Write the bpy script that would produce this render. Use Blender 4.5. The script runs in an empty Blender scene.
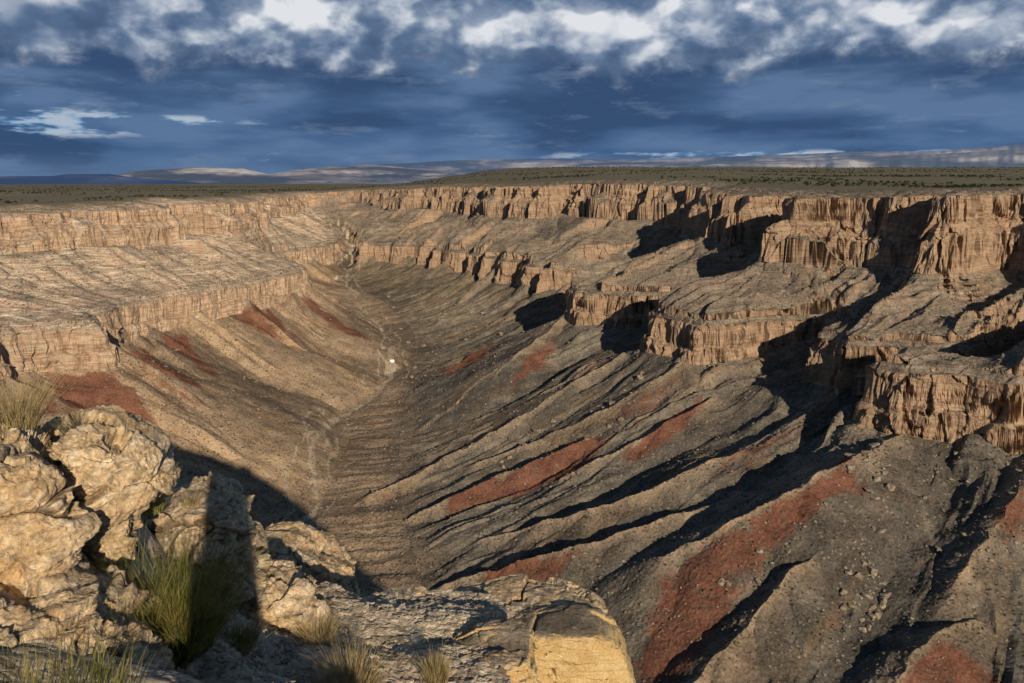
import math, random
import numpy as np
from concurrent.futures import ThreadPoolExecutor
f32 = np.float32
CF = 796.0                                   # focal length in pixels (28 mm on a 36 mm sensor)
PITCH = math.atan((341.5 - 181.0) / CF)
SUN_EL = math.radians(19.2)
SUN_H = (-0.332, 0.943)                      # horizontal direction the light travels in

# ---------------------------------------------------------------- noise
def _hash(ix, iy, iz, seed):
    h = (ix.astype(np.uint32) * np.uint32(374761393)) ^ (iy.astype(np.uint32) * np.uint32(668265263)) ^ (iz.astype(np.uint32) * np.uint32(2147483647 - 1274126177 % 7919)) ^ np.uint32((seed * 974634757) & 0xffffffff)
    h = (h ^ (h >> np.uint32(15))) * np.uint32(2246822519)
    h = (h ^ (h >> np.uint32(13))) * np.uint32(3266489917)
    return h ^ (h >> np.uint32(16))

def _p3(x, y, z, seed):
    x0 = np.floor(x); y0 = np.floor(y); z0 = np.floor(z)
    fx = (x - x0).astype(f32); fy = (y - y0).astype(f32); fz = (z - z0).astype(f32)
    ix = x0.astype(np.int64); iy = y0.astype(np.int64); iz = z0.astype(np.int64)
    u = fx*fx*fx*(fx*(fx*6-15)+10); v = fy*fy*fy*(fy*(fy*6-15)+10); w = fz*fz*fz*(fz*(fz*6-15)+10)
    def g(dx, dy, dz):
        h = _hash(ix+dx, iy+dy, iz+dz, seed)
        gx = ((h & np.uint32(1023)).astype(f32) - 511.5) / 511.5
        gy = (((h >> np.uint32(10)) & np.uint32(1023)).astype(f32) - 511.5) / 511.5
        gz = (((h >> np.uint32(20)) & np.uint32(1023)).astype(f32) - 511.5) / 511.5
        return gx*(fx-dx) + gy*(fy-dy) + gz*(fz-dz)
    a = g(0,0,0); a = a + u*(g(1,0,0)-a)
    b = g(0,1,0); b = b + u*(g(1,1,0)-b)
    c = g(0,0,1); c = c + u*(g(1,0,1)-c)
    d = g(0,1,1); d = d + u*(g(1,1,1)-d)
    a = a + v*(b-a); c = c + v*(d-c)
    return (a + w*(c-a)) * f32(1.25)

def _p2(x, y, seed):
    x0 = np.floor(x); y0 = np.floor(y)
    fx = (x - x0).astype(f32); fy = (y - y0).astype(f32)
    ix = x0.astype(np.int64); iy = y0.astype(np.int64); iz = np.zeros_like(ix)
    u = fx*fx*fx*(fx*(fx*6-15)+10); v = fy*fy*fy*(fy*(fy*6-15)+10)
    def g(dx, dy):
        h = _hash(ix+dx, iy+dy, iz, seed)
        gx = ((h & np.uint32(4095)).astype(f32) - 2047.5) / 2047.5
        gy = (((h >> np.uint32(12)) & np.uint32(4095)).astype(f32) - 2047.5) / 2047.5
        return gx*(fx-dx) + gy*(fy-dy)
    a = g(0,0); a = a + u*(g(1,0)-a)
    b = g(0,1); b = b + u*(g(1,1)-b)
    return (a + v*(b-a)) * f32(1.5)

_pool = ThreadPoolExecutor(4)
def par(fn, *arrs):
    """run an element-wise function over big arrays in chunks on all cores"""
    shp = arrs[0].shape
    fl = [np.ascontiguousarray(a).ravel() for a in arrs]
    n = fl[0].size
    if n < 40000: return fn(*[a for a in fl]).reshape(shp)
    k = max(4, n // 150000)
    cut = np.linspace(0, n, k+1).astype(int)
    res = list(_pool.map(lambda i: fn(*[a[cut[i]:cut[i+1]] for a in fl]), range(k)))
    return np.concatenate(res).reshape(shp)
def noise2(x, y, seed=0): return par(lambda a, b: _p2(a, b, seed), x, y)
def noise3(x, y, z, seed=0): return par(lambda a, b, c: _p3(a, b, c, seed), x, y, z)
def fbm2(x, y, seed=0, o=4, g=0.5, l=2.03):
    r = 0; a = 1.0; f = 1.0
    for i in range(o):
        r = r + a*noise2(x*f, y*f, seed+i*17); a *= g; f *= l
    return r
def fbm3(x, y, z, seed=0, o=4, g=0.5, l=2.03):
    r = 0; a = 1.0; f = 1.0
    for i in range(o):
        r = r + a*noise3(x*f, y*f, z*f, seed+i*17); a *= g; f *= l
    return r
def cell3(x, y, z, seed=0, tilt=False):
    """Worley noise: F1, F2 and a random value of the nearest cell"""
    def fn(x, y, z):
        x0 = np.floor(x); y0 = np.floor(y); z0 = np.floor(z)
        ix = x0.astype(np.int64); iy = y0.astype(np.int64); iz = z0.astype(np.int64)
        f1 = np.full(x.shape, 9.0, f32); f2 = f1.copy(); rv = np.zeros(x.shape, f32); tl = np.zeros(x.shape, f32)
        for dx in (-1,0,1):
            for dy in (-1,0,1):
                for dz in (-1,0,1):
                    h = _hash(ix+dx, iy+dy, iz+dz, seed)
                    px = x0+dx+(h & np.uint32(1023)).astype(f32)/1023
                    py = y0+dy+((h >> np.uint32(10)) & np.uint32(1023)).astype(f32)/1023
                    pz = z0+dz+((h >> np.uint32(20)) & np.uint32(1023)).astype(f32)/1023
                    d = ((px-x)**2+(py-y)**2+(pz-z)**2).astype(f32)
                    nw = d < f1
                    f2 = np.where(nw, f1, np.minimum(f2, d)); f1 = np.where(nw, d, f1)
                    rv = np.where(nw, ((h >> np.uint32(7)) & np.uint32(65535)).astype(f32)/65535, rv)
                    if tilt:
                        h2 = h*np.uint32(2654435761); h2 = h2 ^ (h2 >> np.uint32(15))
                        c = lambda k: ((h2 >> np.uint32(k)) & np.uint32(1023)).astype(f32)/511.5-1
                        tl = np.where(nw, ((x-px)*c(0)+(y-py)*c(10)+(z-pz)*c(20)).astype(f32), tl)
        return np.stack([np.sqrt(f1), np.sqrt(f2), rv, tl], -1)
    shp = x.shape; fl = [np.ascontiguousarray(a).ravel() for a in (x, y, z)]; n = fl[0].size
    k = max(4, n // 100000); cut = np.linspace(0, n, k+1).astype(int)
    r = np.concatenate(list(_pool.map(lambda i: fn(*[a[cut[i]:cut[i+1]] for a in fl]), range(k))))
    out = [r[:,i].reshape(shp) for i in range(4)]
    return out if tilt else out[:3]
def sstep(a, b, x):
    t = np.clip((x-a)/(b-a), 0, 1); return t*t*(3-2*t)
def lerp(a, b, t): return a + (b-a)*t

# ---------------------------------------------------------------- the plan of the canyon (metres, camera at the origin)
L_POLY = [(-700,420),(-560,560),(-440,640),(-428,668),(-450,690),(-438,715),(-410,730),(-380,722),(-386,745),(-432,812),(-392,962),(-354,1030),(-335,1120),(-318,1212),(-322,1262),
    (-390,1340),(-440,1440),(-440,1560),(-392,1670),(-385,1800),(-440,2050),(-520,2300),(-490,2320),(-390,2050),(-335,1820),(-318,1712),(-230,1690),
    (-149,1656),(-140,1575),(-85,1545),(-45,1470),(-21,1372),(32,1345),(46,1250),(96,1208),(150,1212),(222,1196),(212,1140),(140,1068),(66,980),(131,960),
    (205,935),(232,905),(195,868),(150,835),(160,800),(182,745),(240,772),(335,790),(322,740),(284,700),(266,673),(298,632),(375,652),(452,694),(446,648),(360,592),(292,586),(267,560),
    (310,541),(352,527),(480,480),(620,400),(800,330),(1000,100),(1000,-400),(300,-400),(205,-150),(70,40),(-70,150),(-300,220),(-560,330)]
R_POLY = [(-1000,500),(-760,720),(-579,902),(-515,998),(-470,1100),(-500,1180),(-570,1250),(-480,1330),(-480,1480),(-520,1640),
    (-560,1850),(-560,2100),(-640,2330),(-680,2560),(-520,2560),(-400,2420),(-320,2180),(-270,1990),(-180,1900),(-95,1770),(-30,1650),(60,1480),(95,1530),(185,1370),
    (285,1300),(300,1180),(258,990),(335,1010),(372,940),(305,885),(282,838),(325,850),(385,842),(402,800),(400,752),(432,748),
    (470,790),(512,742),(505,670),(540,650),(600,650),(640,600),(800,500),(1200,400),(1200,-450),(285,-450),(190,-256),(140,-185),(99,-122),(54,-59),(12,-11),(-32,26),(-73,54),(-98,68),(-180,90),(-330,130),(-620,240),(-900,330)]
T_LINES = [[(-500,2300,-122),(-415,2050,-145),(-358,1800,-172),(-352,1690,-188),(-320,1560,-205),(-260,1380,-228),(-195,1232,-246),(-165,1110,-255),(-166,1003,-262),
    (-195,900,-268),(-204,806,-274),(-190,720,-280),(-170,640,-284),(-200,540,-290),(-300,440,-300),(-480,400,-310)],
    [(900,-60,-240),(500,60,-262),(250,150,-275),(60,230,-282),(-80,360,-286),(-200,540,-290)]]
GUIDE_L = [(-425,100),(-420,500),(-415,690),(-405,800),(-385,950),(-340,1150),(-340,1280),(-480,1500),(-455,1760),(-620,2500)]
GUIDE_R = [(-560,2550),(-330,1800),(-149,1656),(0,1380),(100,1050),(175,820),(260,660),(350,529),(620,400),(1000,100)]

def seg_dist(x, y, pts, closed=True):
    """distance to a polyline, arc length of the foot point, interpolated third value"""
    best = np.full(x.shape, 1e12); s_at = np.zeros(x.shape); z_at = np.zeros(x.shape)
    n = len(pts); s0 = 0.0
    for i in range(n if closed else n-1):
        a = pts[i]; b = pts[(i+1) % n]
        ex = b[0]-a[0]; ey = b[1]-a[1]; l2 = ex*ex+ey*ey; l = math.sqrt(l2)
        t = np.clip(((x-a[0])*ex+(y-a[1])*ey)/l2, 0, 1)
        d = (x-a[0]-t*ex)**2+(y-a[1]-t*ey)**2
        m = d < best
        best = np.where(m, d, best); s_at = np.where(m, s0+t*l, s_at)
        if len(a) > 2: z_at = np.where(m, a[2]+t*(b[2]-a[2]), z_at)
        s0 += l
    return np.sqrt(best), s_at, z_at
def inside(x, y, pts):
    r = np.zeros(x.shape, bool); n = len(pts)
    for i in range(n):
        x1, y1 = pts[i][:2]; x2, y2 = pts[(i+1) % n][:2]
        if y1 == y2: continue
        r ^= ((y1 > y) != (y2 > y)) & (x < (x2-x1)*(y-y1)/(y2-y1)+x1)
    return r
def chaikin(pts, k=2, closed=True):
    for _ in range(k):
        q = []; n = len(pts)
        for i in range(n if closed else n-1):
            a = pts[i]; b = pts[(i+1) % n]
            q.append(tuple(.75*p+.25*r for p, r in zip(a, b))); q.append(tuple(.25*p+.75*r for p, r in zip(a, b)))
        if not closed: q = [pts[0]]+q+[pts[-1]]
        pts = q
    return pts

# distance fields on a 4 m grid, sampled bilinearly
GX0, GY0, GD = -1400.0, -520.0, 4.0
GNX, GNY = 701, 1001
def make_fields():
    gx, gy = np.meshgrid(GX0+GD*np.arange(GNX), GY0+GD*np.arange(GNY))
    F = {}
    def signed(poly):
        p = chaikin(poly, 1)
        return np.where(inside(gx, gy, p), 1, -1)*seg_dist(gx, gy, p)[0]
    jobs = dict(L=lambda: signed(L_POLY), R=lambda: signed(R_POLY))
    def thal():
        bd = None
        for t in T_LINES:
            d, s, z = seg_dist(gx, gy, chaikin(t, 1, False), False)
            if bd is None: bd, bz, w = d, z, 1/(d+12)**2; wz = z*w
            else:
                w2 = 1/(d+12)**2; wz = wz+z*w2; w = w+w2; bd = np.minimum(bd, d)
        return np.stack([bd, wz/w])
    jobs['T'] = thal
    jobs['GL'] = lambda: np.stack(seg_dist(gx, gy, chaikin(GUIDE_L, 3, False), False)[:2])
    jobs['GR'] = lambda: np.stack(seg_dist(gx, gy, chaikin(GUIDE_R, 3, False), False)[:2])
    fs = {k: _pool.submit(v) for k, v in jobs.items()}
    for k, v in fs.items(): F[k] = v.result()
    F['Td'], F['Tz'] = F['T']; F['GLd'], F['GLs'] = F['GL']; F['GRd'], F['GRs'] = F['GR']
    for k in ('T', 'GL', 'GR'): del F[k]
    return {k: v.astype(f32) for k, v in F.items()}
FIELDS = make_fields()
def look(k, x, y):
    A = FIELDS[k]
    def fn(x, y):
        u = np.clip((x-GX0)/GD, 0, GNX-1.001); v = np.clip((y-GY0)/GD, 0, GNY-1.001)
        i = u.astype(int); j = v.astype(int); a = (u-i).astype(f32); b = (v-j).astype(f32)
        return (A[j,i]*(1-a)+A[j,i+1]*a)*(1-b)+(A[j+1,i]*(1-a)+A[j+1,i+1]*a)*b
    return par(fn, x, y)

def plateau(x, y):
    r = np.hypot(x, y)
    right = np.minimum(-8+0.021*np.clip(y-900, 0, 4800), 95)
    left = -27-0.004*np.clip(y-900, 0, 4000)
    k = sstep(-700, 500, x+0.08*(y-1000))
    z = lerp(left, right, k)+6*noise2(x/420, y/420, 5)+2*noise2(x/110, y/110, 6)+0.5*noise2(x/25, y/25, 7)
    z = z+14*sstep(2600, 5200, r)*noise2(x/1100, y/1500, 8)
    return np.where(y < 300, lerp(-2.6+0*x, z, sstep(150, 300, y)), z)

# spur crests: (x, y, z) and how steep the two flanks fall, (left of travel, right of travel)
SPURS = []
def terrain(x, y, full=False):
    """height of the land, with masks when full"""
    x = x.astype(np.float64); y = y.astype(np.float64)
    n1 = noise2(x/75, y/75, 11); n2 = noise2(x/75+31.7, y/75+8.1, 12)
    nf = lerp(.15, 1, sstep(120, 330, y))
    wx = x+nf*(11*n1+14*noise2(x/190, y/190, 13)); wy = y+nf*(11*n2+14*noise2(x/190+5, y/190, 14))
    dL = look('L', wx, wy); dR = look('R', wx, wy)
    right = sstep(-60, 60, look('GLd', x, y)-look('GRd', x, y))      # 1 on the right-hand wall
    # buttresses and clefts
    c1 = np.abs(noise2(x/52, y/52, 21)); c2 = np.abs(noise2(x/19, y/19, 22)); c3 = np.abs(noise2(x/8, y/8, 23))
    sl = np.where(right > .5, look('GRs', x, y), look('GLs', x, y))
    gl = np.where(right > .5, look('GRd', x, y), look('GLd', x, y))
    sl = sl+16*noise2(x/120, y/120, 53)+5*noise2(x/34, y/34, 54)
    bg = np.clip(np.abs(noise2(sl/70, gl/500+3, 51))/0.42, 0, 1); bg2 = np.clip(np.abs(noise2(sl/19, gl/160, 52))/.5, 0, 1)   # 0 on a spur, 1 in a gully
    aL = lerp(0.42, 1.1, right)
    fL = dL - aL*(20*np.clip(c1, 0, .24)+13*np.clip(c2, 0, .13)+2.5*np.clip(c3, 0, .12)) + aL*4.4 - right*24*(0.55-bg)
    k1 = np.abs(noise2(x/72+9, y/72+4, 31)); k2 = np.abs(noise2(x/22+3, y/22, 32)); k3 = np.abs(noise2(x/9, y/9+5, 33))
    aR = lerp(0.7, 1.25, right)*nf
    fR = dR - aR*(34*np.clip(k1, 0, .28)+22*np.clip(k2, 0, .16)+4*np.clip(k3, 0, .12)) + aR*9.5 - lerp(8, 20, right)*nf*(0.5-bg)
    zp = plateau(x, y)
    zb = lerp(-84.0, lerp(-84.0, -68.0, sstep(800, 1150, y)), right)+3*n1                                   # foot of the upper cliff
    zl = -130.0+1.5*n2                                # lip of the lower cliff
    Tz = look('Tz', x, y); Td = look('Td', x+9*n2+5*noise2(x/21, y/21, 15), y+9*n1)
    zf = np.maximum(-171.0+4*n1-11*np.exp(-((x-310)**2+(y-540)**2)/110**2), Tz+8)                # foot of the lower cliff
    zl = np.maximum(zl, zf+0.5)
    near = sstep(260, 140, y)                         # the camera's own wall: steeper, mostly out of sight
    # --- rim and upper cliff
    rim = zp-(lerp(12, 7, right)*np.clip((fR+55)/55, 0, 1)**1.4+2.2*np.clip(noise2(x/9, y/9, 43), -.2, 1)*sstep(-70, -20, fR))*(1-near)
    top = rim
    lip = np.minimum(top-2, zb+74)
    # tiers of the upper cliff
    e = fR + 1.5*noise2(x/6, y/6, 41)
    up = top-0.0
    sp = 0.34+0.30*noise2(x/85, y/85, 44); t1 = sp*sstep(0, 4, e); t2 = 0.20*np.clip((e-4)/11, 0, 1); t3 = (0.80-sp)*sstep(15, 20.5, e)
    h_up = top+(zb-top)*(t1+t2+t3)
    cone = np.clip(noise2(sl/46, gl/300+7, 45)+0.55*noise2(sl/17, gl/200, 46)+.12, 0, .8)
    apr = zb+lerp(40, 52, right)*cone-0.60*(e-17)
    h_up0 = h_up; h_up = np.maximum(h_up, np.minimum(apr, top-4)); scree = sstep(0.3, 1.5, h_up-h_up0)
    # --- bench
    eb = np.maximum(e-21, 0); fb = np.maximum(-fL, 0)
    tb = eb/(eb+fb+1e-3)
    envb = sstep(0, 62, np.minimum(eb, fb))
    h_b = zl+(zb-zl)*(1-tb)**(lerp(1.0, 0.70, right)+lerp(.4, .95, right)*bg+lerp(.3, .45, right)*(bg2-.4))+envb*(0.4-bg2)*3.0
    # thin ledges on the bench
    lz = h_b/5.2+0.6*n1; fr = lz-np.floor(lz)
    h_b = h_b+np.clip(np.minimum(eb, fb)/8, 0, 1)*1.7*(sstep(.35, .65, fr)-fr)*sstep(0.9, 0.3, tb)
    h_b = np.where(e >= 21, np.maximum(h_b, np.minimum(np.minimum(apr, zb+5), zl+0.6*fb)), h_b)
    # --- lower cliff
    g = fL
    h_lip = zl-5*sstep(-7, 0, g)
    hl = h_lip-0.12*(zl-zf)*sstep(0, 1.2, g)
    st_ = 0.50+0.32*noise2(x/48, y/48, 48); hl = lerp(h_lip-0.12*(zl-zf)*sstep(0, 1.2, g), zf, (1-st_)*sstep(1.2, 2.6, g)+0.06*np.clip((g-2.6)/3, 0, 1)+(st_-.06)*sstep(5.4, 8.0, g))
    cone2 = np.clip(noise2(sl/40+3, gl/300+17, 47)+0.5*noise2(sl/15, gl/200, 48)+.05, 0, .8)
    apr2 = zf+30*cone2-0.66*(g-6)
    hl0 = hl; hl = np.maximum(hl, np.minimum(apr2, h_lip-6)); scree2 = sstep(0.3, 1.5, hl-hl0)
    # --- talus
    gt = np.maximum(g-8.5, 0); tt = gt/(gt+Td+1e-3)
    h_t = Tz+(zf-Tz)*(1-tt)**lerp(1.68, 1.6, right)
    h_t = np.maximum(h_t, apr2)
    q1 = np.abs(noise2(sl/62, gl/420, 61)); q2 = np.abs(noise2(sl/24+7, gl/260, 62)); q3 = noise2(sl/9, gl/110, 63)
    env = sstep(0, 45, gt)*np.clip(Td/90, 0, 1)*np.abs(2*right-1)
    h_t = h_t+env*(lerp(9, 12, right)*(0.25-q1)+lerp(5.5, 7, right)*(0.25-q2)+lerp(.9, 2.3, right)*(.25-np.abs(q3))*2+lerp(1.3, 2.0, right)*(.25-np.abs(noise2(sl/14+3, gl/70, 64)))*2)
    red = 0*x; crest = 0*x
    for pts, kl, kr, rd, rw, zone in SPURS:
        H_ = h_b if zone else h_t
        xs = [p[0] for p in pts]; ys = [p[1] for p in pts]
        m = (x > min(xs)-130) & (x < max(xs)+130) & (y > min(ys)-130) & (y < max(ys)+130)
        if not m.any(): continue
        xx = x[m]+8*n1[m]+3.2*noise2(x[m]/17, y[m]/17, 72); yy = y[m]+8*n2[m]+3.2*noise2(x[m]/17+5, y[m]/17, 73)
        hs = np.full(xx.shape, -1e9); d = np.full(xx.shape, 1e3); s0 = 0.0
        for a, b in zip(pts[:-1], pts[1:]):
            ex, ey = b[0]-a[0], b[1]-a[1]; l2 = ex*ex+ey*ey; t = np.clip(((xx-a[0])*ex+(yy-a[1])*ey)/l2, 0, 1)
            ds = np.hypot(xx-a[0]-t*ex, yy-a[1]-t*ey); s = s0+t*math.sqrt(l2); s0 += math.sqrt(l2)
            k = np.where(ex*(yy-a[1])-ey*(xx-a[0]) > 0, kl, kr)
            rl = 1+0.12*noise2(s/9, ds/60, 74)+0.1*noise2(s/30, ds/90, 75)
            h_ = a[2]+t*(b[2]-a[2])-k*ds*rl+0.5*np.exp(-ds/3)+2.2*noise2(s/24, 0*s, 76)+0.9*noise2(s/8, ds/40, 77)+np.clip(ds/14, 0, 1)*2.0*(0.3-np.abs(noise2(s/10+ds/55, ds/45, 78)))
            d = np.where(h_ > hs, ds, d); hs = np.maximum(hs, h_)
        ht = H_[m]
        if zone: hs = np.where(eb[m] > 3, hs, -999); hs = np.minimum(hs, zl[m]+0.6*fb[m]+1)
        hh = np.clip(0.5+0.5*(hs-ht)/1.5, 0, 1)
        H_[m] = lerp(ht, hs, hh)+1.5*hh*(1-hh)*.5
        over = sstep(-1, 2.5, hs-ht)
        crest[m] = np.maximum(crest[m], over*np.exp(-d/7)*(0.3 if zone else 1))
    h_t = h_t-1.6*np.exp(-(Td/7)**2)+0.4*noise2(x/13, y/13, 65)
    h = np.where(e < 0, rim, np.where(e < 21, h_up, h_b))
    low = g > -7
    hlow = np.where(g < 8.5, hl, h_t)
    h = np.where(low, np.minimum(hlow, np.where(e < 21, h_up, 1e9)), h)
    if not full: return h
    cl = np.maximum(sstep(-1, 0.5, g)*sstep(9.5, 8, g)*sstep(4, 12, zl-zf)*(1-scree2), sstep(-2, 0, e)*sstep(22, 19, e)*(1-scree))
    tal = sstep(7.5, 9.5, g)
    pl = sstep(-12, -60, e+28*noise2(x/38, y/38, 49))
    return h, dict(cliff=cl, talus=tal, plateau=pl, red=red, crest=crest, right=right, s=sl, d=gl, tt=tt, Td=Td, gt=gt, tb=tb, g=g, e=e, dL=dL, dR=dR)

SPURS = [
    ([(68, 677, -221.7), (36, 663, -232.3), (3, 649, -243.0), (-30, 636, -253.7), (-63, 624, -264.3), (-96, 612, -275.0)], 0.62, 0.6, 0.0, -1, 0),
    ([(163, 532, -216.5), (123, 513, -221.9), (82, 500, -229.7), (41, 494, -240.0), (-2, 493, -252.7), (-46, 498, -267.8)], 0.6, 0.62, 0.0, -1, 0),
    ([(279, 540, -176.4), (237, 511, -179.1), (192, 487, -188.9), (145, 469, -205.8), (96, 458, -229.8), (45, 452, -260.8)], 0.62, 0.6, 0, -1, 0),
    ([(211, 463, -212.6), (187, 441, -216.7), (162, 420, -223.3), (137, 400, -232.4), (111, 380, -243.9), (85, 361, -258.0)], 0.62, 0.6, 0, -1, 0),
    ([(252, 387, -229.7), (235, 382, -229.6), (220, 376, -231.5), (205, 367, -235.4), (192, 357, -241.4), (179, 345, -249.3)], 0.62, 0.6, 0, -1, 0),
    ([(177, 577, -201.2), (138, 561, -209.9), (99, 550, -220.2), (59, 544, -232.3), (18, 544, -246.1), (-24, 550, -261.6)], 0.6, 0.6, 0, -1, 0),
    ([(181, 685, -186.8), (155, 667, -196.3), (128, 651, -206.5), (100, 638, -217.4), (71, 628, -229.1), (40, 620, -241.5)], 0.6, 0.6, 0, -1, 0),
    ([(364, 524, -175.1), (341, 500, -180.5), (318, 476, -187.9), (295, 452, -197.1), (272, 428, -208.3), (248, 405, -221.5)], 0.62, 0.6, 0, -1, 0),
    ([(113, 811, -175.2), (64, 784, -200.8), (15, 756, -223.5), (-33, 727, -243.2), (-80, 697, -260.0), (-126, 665, -273.9)], 0.55, 0.5, 0, -1, 0),
    ([(160, 738, -168.0), (123, 726, -189.0), (85, 714, -207.8), (48, 704, -224.4), (9, 696, -238.8), (-29, 688, -251.0)], 0.55, 0.5, 0, -1, 0),
    ([(60, 979, -166.5), (39, 942, -178.0), (14, 911, -192.4), (-16, 885, -209.7), (-51, 865, -230.1), (-91, 850, -253.4)], 0.55, 0.5, 0, -1, 0),
    ([(-433, 658, -159.6), (-408, 663, -177.4), (-382, 665, -192.7), (-357, 665, -205.7), (-331, 664, -216.2), (-306, 660, -224.4)], 0.6, 0.6, 0, 1, 0),
    ([(-385, 805, -176.0), (-366, 789, -178.4), (-345, 778, -185.8), (-323, 772, -198.2), (-300, 770, -215.8), (-275, 773, -238.3)], 0.5, 0.5, 0, 1, 0),
    ([(-404, 878, -173.4), (-377, 850, -180.8), (-347, 830, -193.5), (-314, 819, -211.4), (-278, 816, -234.4), (-239, 821, -262.7)], 0.5, 0.5, 0, 1, 0),
    ([(-362, 1001, -162.9), (-330, 1003, -187.9), (-299, 1001, -210.2), (-270, 993, -230.1), (-242, 979, -247.4), (-215, 961, -262.1)], 0.5, 0.5, 0, 1, 0),
    ([(-321, 1154, -156.4), (-290, 1155, -181.7), (-261, 1152, -204.1), (-233, 1143, -223.6), (-207, 1130, -240.1), (-182, 1111, -253.8)], 0.5, 0.5, 0, 1, 0),
    ([(504, 681, -79.1), (453, 668, -98.1), (404, 650, -111.6), (359, 627, -119.9), (315, 599, -122.9), (275, 565, -120.5)], 0.6, 0.55, 0, -1, 1),
    ([(478, 693, -78.8), (437, 680, -93.7), (398, 663, -105.3), (362, 642, -113.5), (329, 616, -118.4), (298, 586, -119.8)], 0.6, 0.55, 0, -1, 1),
    ([(411, 727, -92.0), (389, 704, -99.2), (366, 686, -106.9), (340, 670, -115.1), (312, 658, -123.8), (282, 650, -133.0)], 0.6, 0.55, 0, -1, 1),
    ([(294, 812, -87.5), (274, 791, -92.6), (252, 776, -99.4), (228, 766, -107.8), (202, 762, -117.8), (173, 763, -129.5)], 0.6, 0.55, 0, -1, 1),
    ([(248, 980, -61.0), (216, 966, -76.2), (183, 957, -90.4), (150, 955, -103.7), (117, 958, -115.9), (83, 967, -127.2)], 0.6, 0.55, 0, -1, 1),
    ([(284, 976, -64.0), (256, 966, -82.4), (228, 957, -98.1), (199, 950, -111.3), (170, 945, -121.8), (140, 941, -129.9)], 0.6, 0.55, 0, -1, 1),
    ([(86, 1444, -54.5), (53, 1433, -68.6), (22, 1430, -82.7), (-7, 1437, -96.9), (-34, 1452, -111.0), (-59, 1476, -125.1)], 0.6, 0.55, 0, -1, 1),
    ([(159, 1307, -70.2), (136, 1300, -82.5), (113, 1292, -94.7), (91, 1285, -107.0), (68, 1277, -119.2), (45, 1270, -131.5)], 0.6, 0.55, 0, -1, 1),
]
RED_BEDS = [
    [(-428, 709), (-373, 719), (-355, 713), (-324, 686), (-304, 673), (-340, 661), (-374, 662), (-393, 669)],
    [(-396, 807), (-402, 852), (-360, 805), (-326, 794), (-315, 777), (-340, 769), (-357, 754)],
    [(-399, 886), (-388, 929), (-374, 910), (-351, 875), (-311, 837), (-320, 833), (-354, 855), (-376, 861)],
    [(-356, 1009), (-344, 1024), (-313, 1019), (-295, 1015), (-319, 1008)],
    [(-342, 1026), (-333, 1083), (-304, 1054), (-303, 1020)],
    [(-305, 1151), (-304, 1187), (-204, 1124), (-232, 1119)],
    [(-411, 655), (-404, 666), (-387, 654), (-397, 644)],
    [(-62, 646), (-10, 641), (43, 687), (68, 685), (80, 672), (81, 658), (56, 623), (7, 620), (-51, 617)],
    [(90, 628), (150, 683), (170, 687), (160, 664), (124, 638), (97, 625)],
    [(-21, 489), (-8, 512), (19, 491), (42, 488), (25, 481), (-8, 481)],
    [(76, 412), (89, 442), (117, 459), (161, 467), (208, 493), (244, 534), (221, 494), (204, 472), (178, 460), (157, 449), (137, 432), (118, 413), (88, 373), (69, 385)],
    [(295, 450), (321, 474), (317, 458), (292, 434)],
    [(208, 368), (232, 372), (242, 353), (194, 351)],
    [(21, 911), (51, 929), (42, 896), (3, 854)],
    [(-96, 1031), (-27, 1070), (-34, 990), (-76, 950)],
    [(171, 467), (220, 491), (224, 485), (177, 457)],
]
BLOCK_AREAS = [
    ([(232, 561), (267, 544), (260, 507), (230, 466), (210, 443), (199, 453)], 70, 1.0, 4.2, 'angular boulder heaped on the talus under the left end of the near right cliff', 'boulders heaped under the near right cliff', 1),
    ([(212, 462), (229, 457), (217, 420), (179, 380), (156, 367), (177, 403)], 60, 0.9, 3.6, 'tan boulder in the long rubble chute near the bottom right', 'boulders in the rubble chute', 2),
    ([(272, 532), (351, 520), (280, 399), (233, 406)], 45, 0.8, 3.0, 'single tan block on the dark talus apron below the near right cliff', 'blocks on the dark apron', 3),
    ([(171, 751), (199, 741), (114, 684), (41, 646), (-29, 681), (48, 767)], 60, 1.2, 4.5, 'grey block on the streaked talus below the middle right cliff', 'blocks on the streaked middle talus', 4),
    ([(115, 451), (167, 463), (200, 471), (171, 438), (121, 423)], 18, 0.9, 3.2, 'pale block lying on the red shale spur', 'blocks on the red spur', 5),
    ([(-255, 1530), (71, 1166), (-44, 1064), (-108, 900)], 30, 1.5, 5, 'tan block on the far right valley slope below the distant cliff line', 'blocks on the far valley slope', 6),
]
PALE_SPOT = (-168, 1087, -249)

import bpy, bmesh
from mathutils import Vector, Matrix
scene = bpy.context.scene
COL = scene.collection

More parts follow.
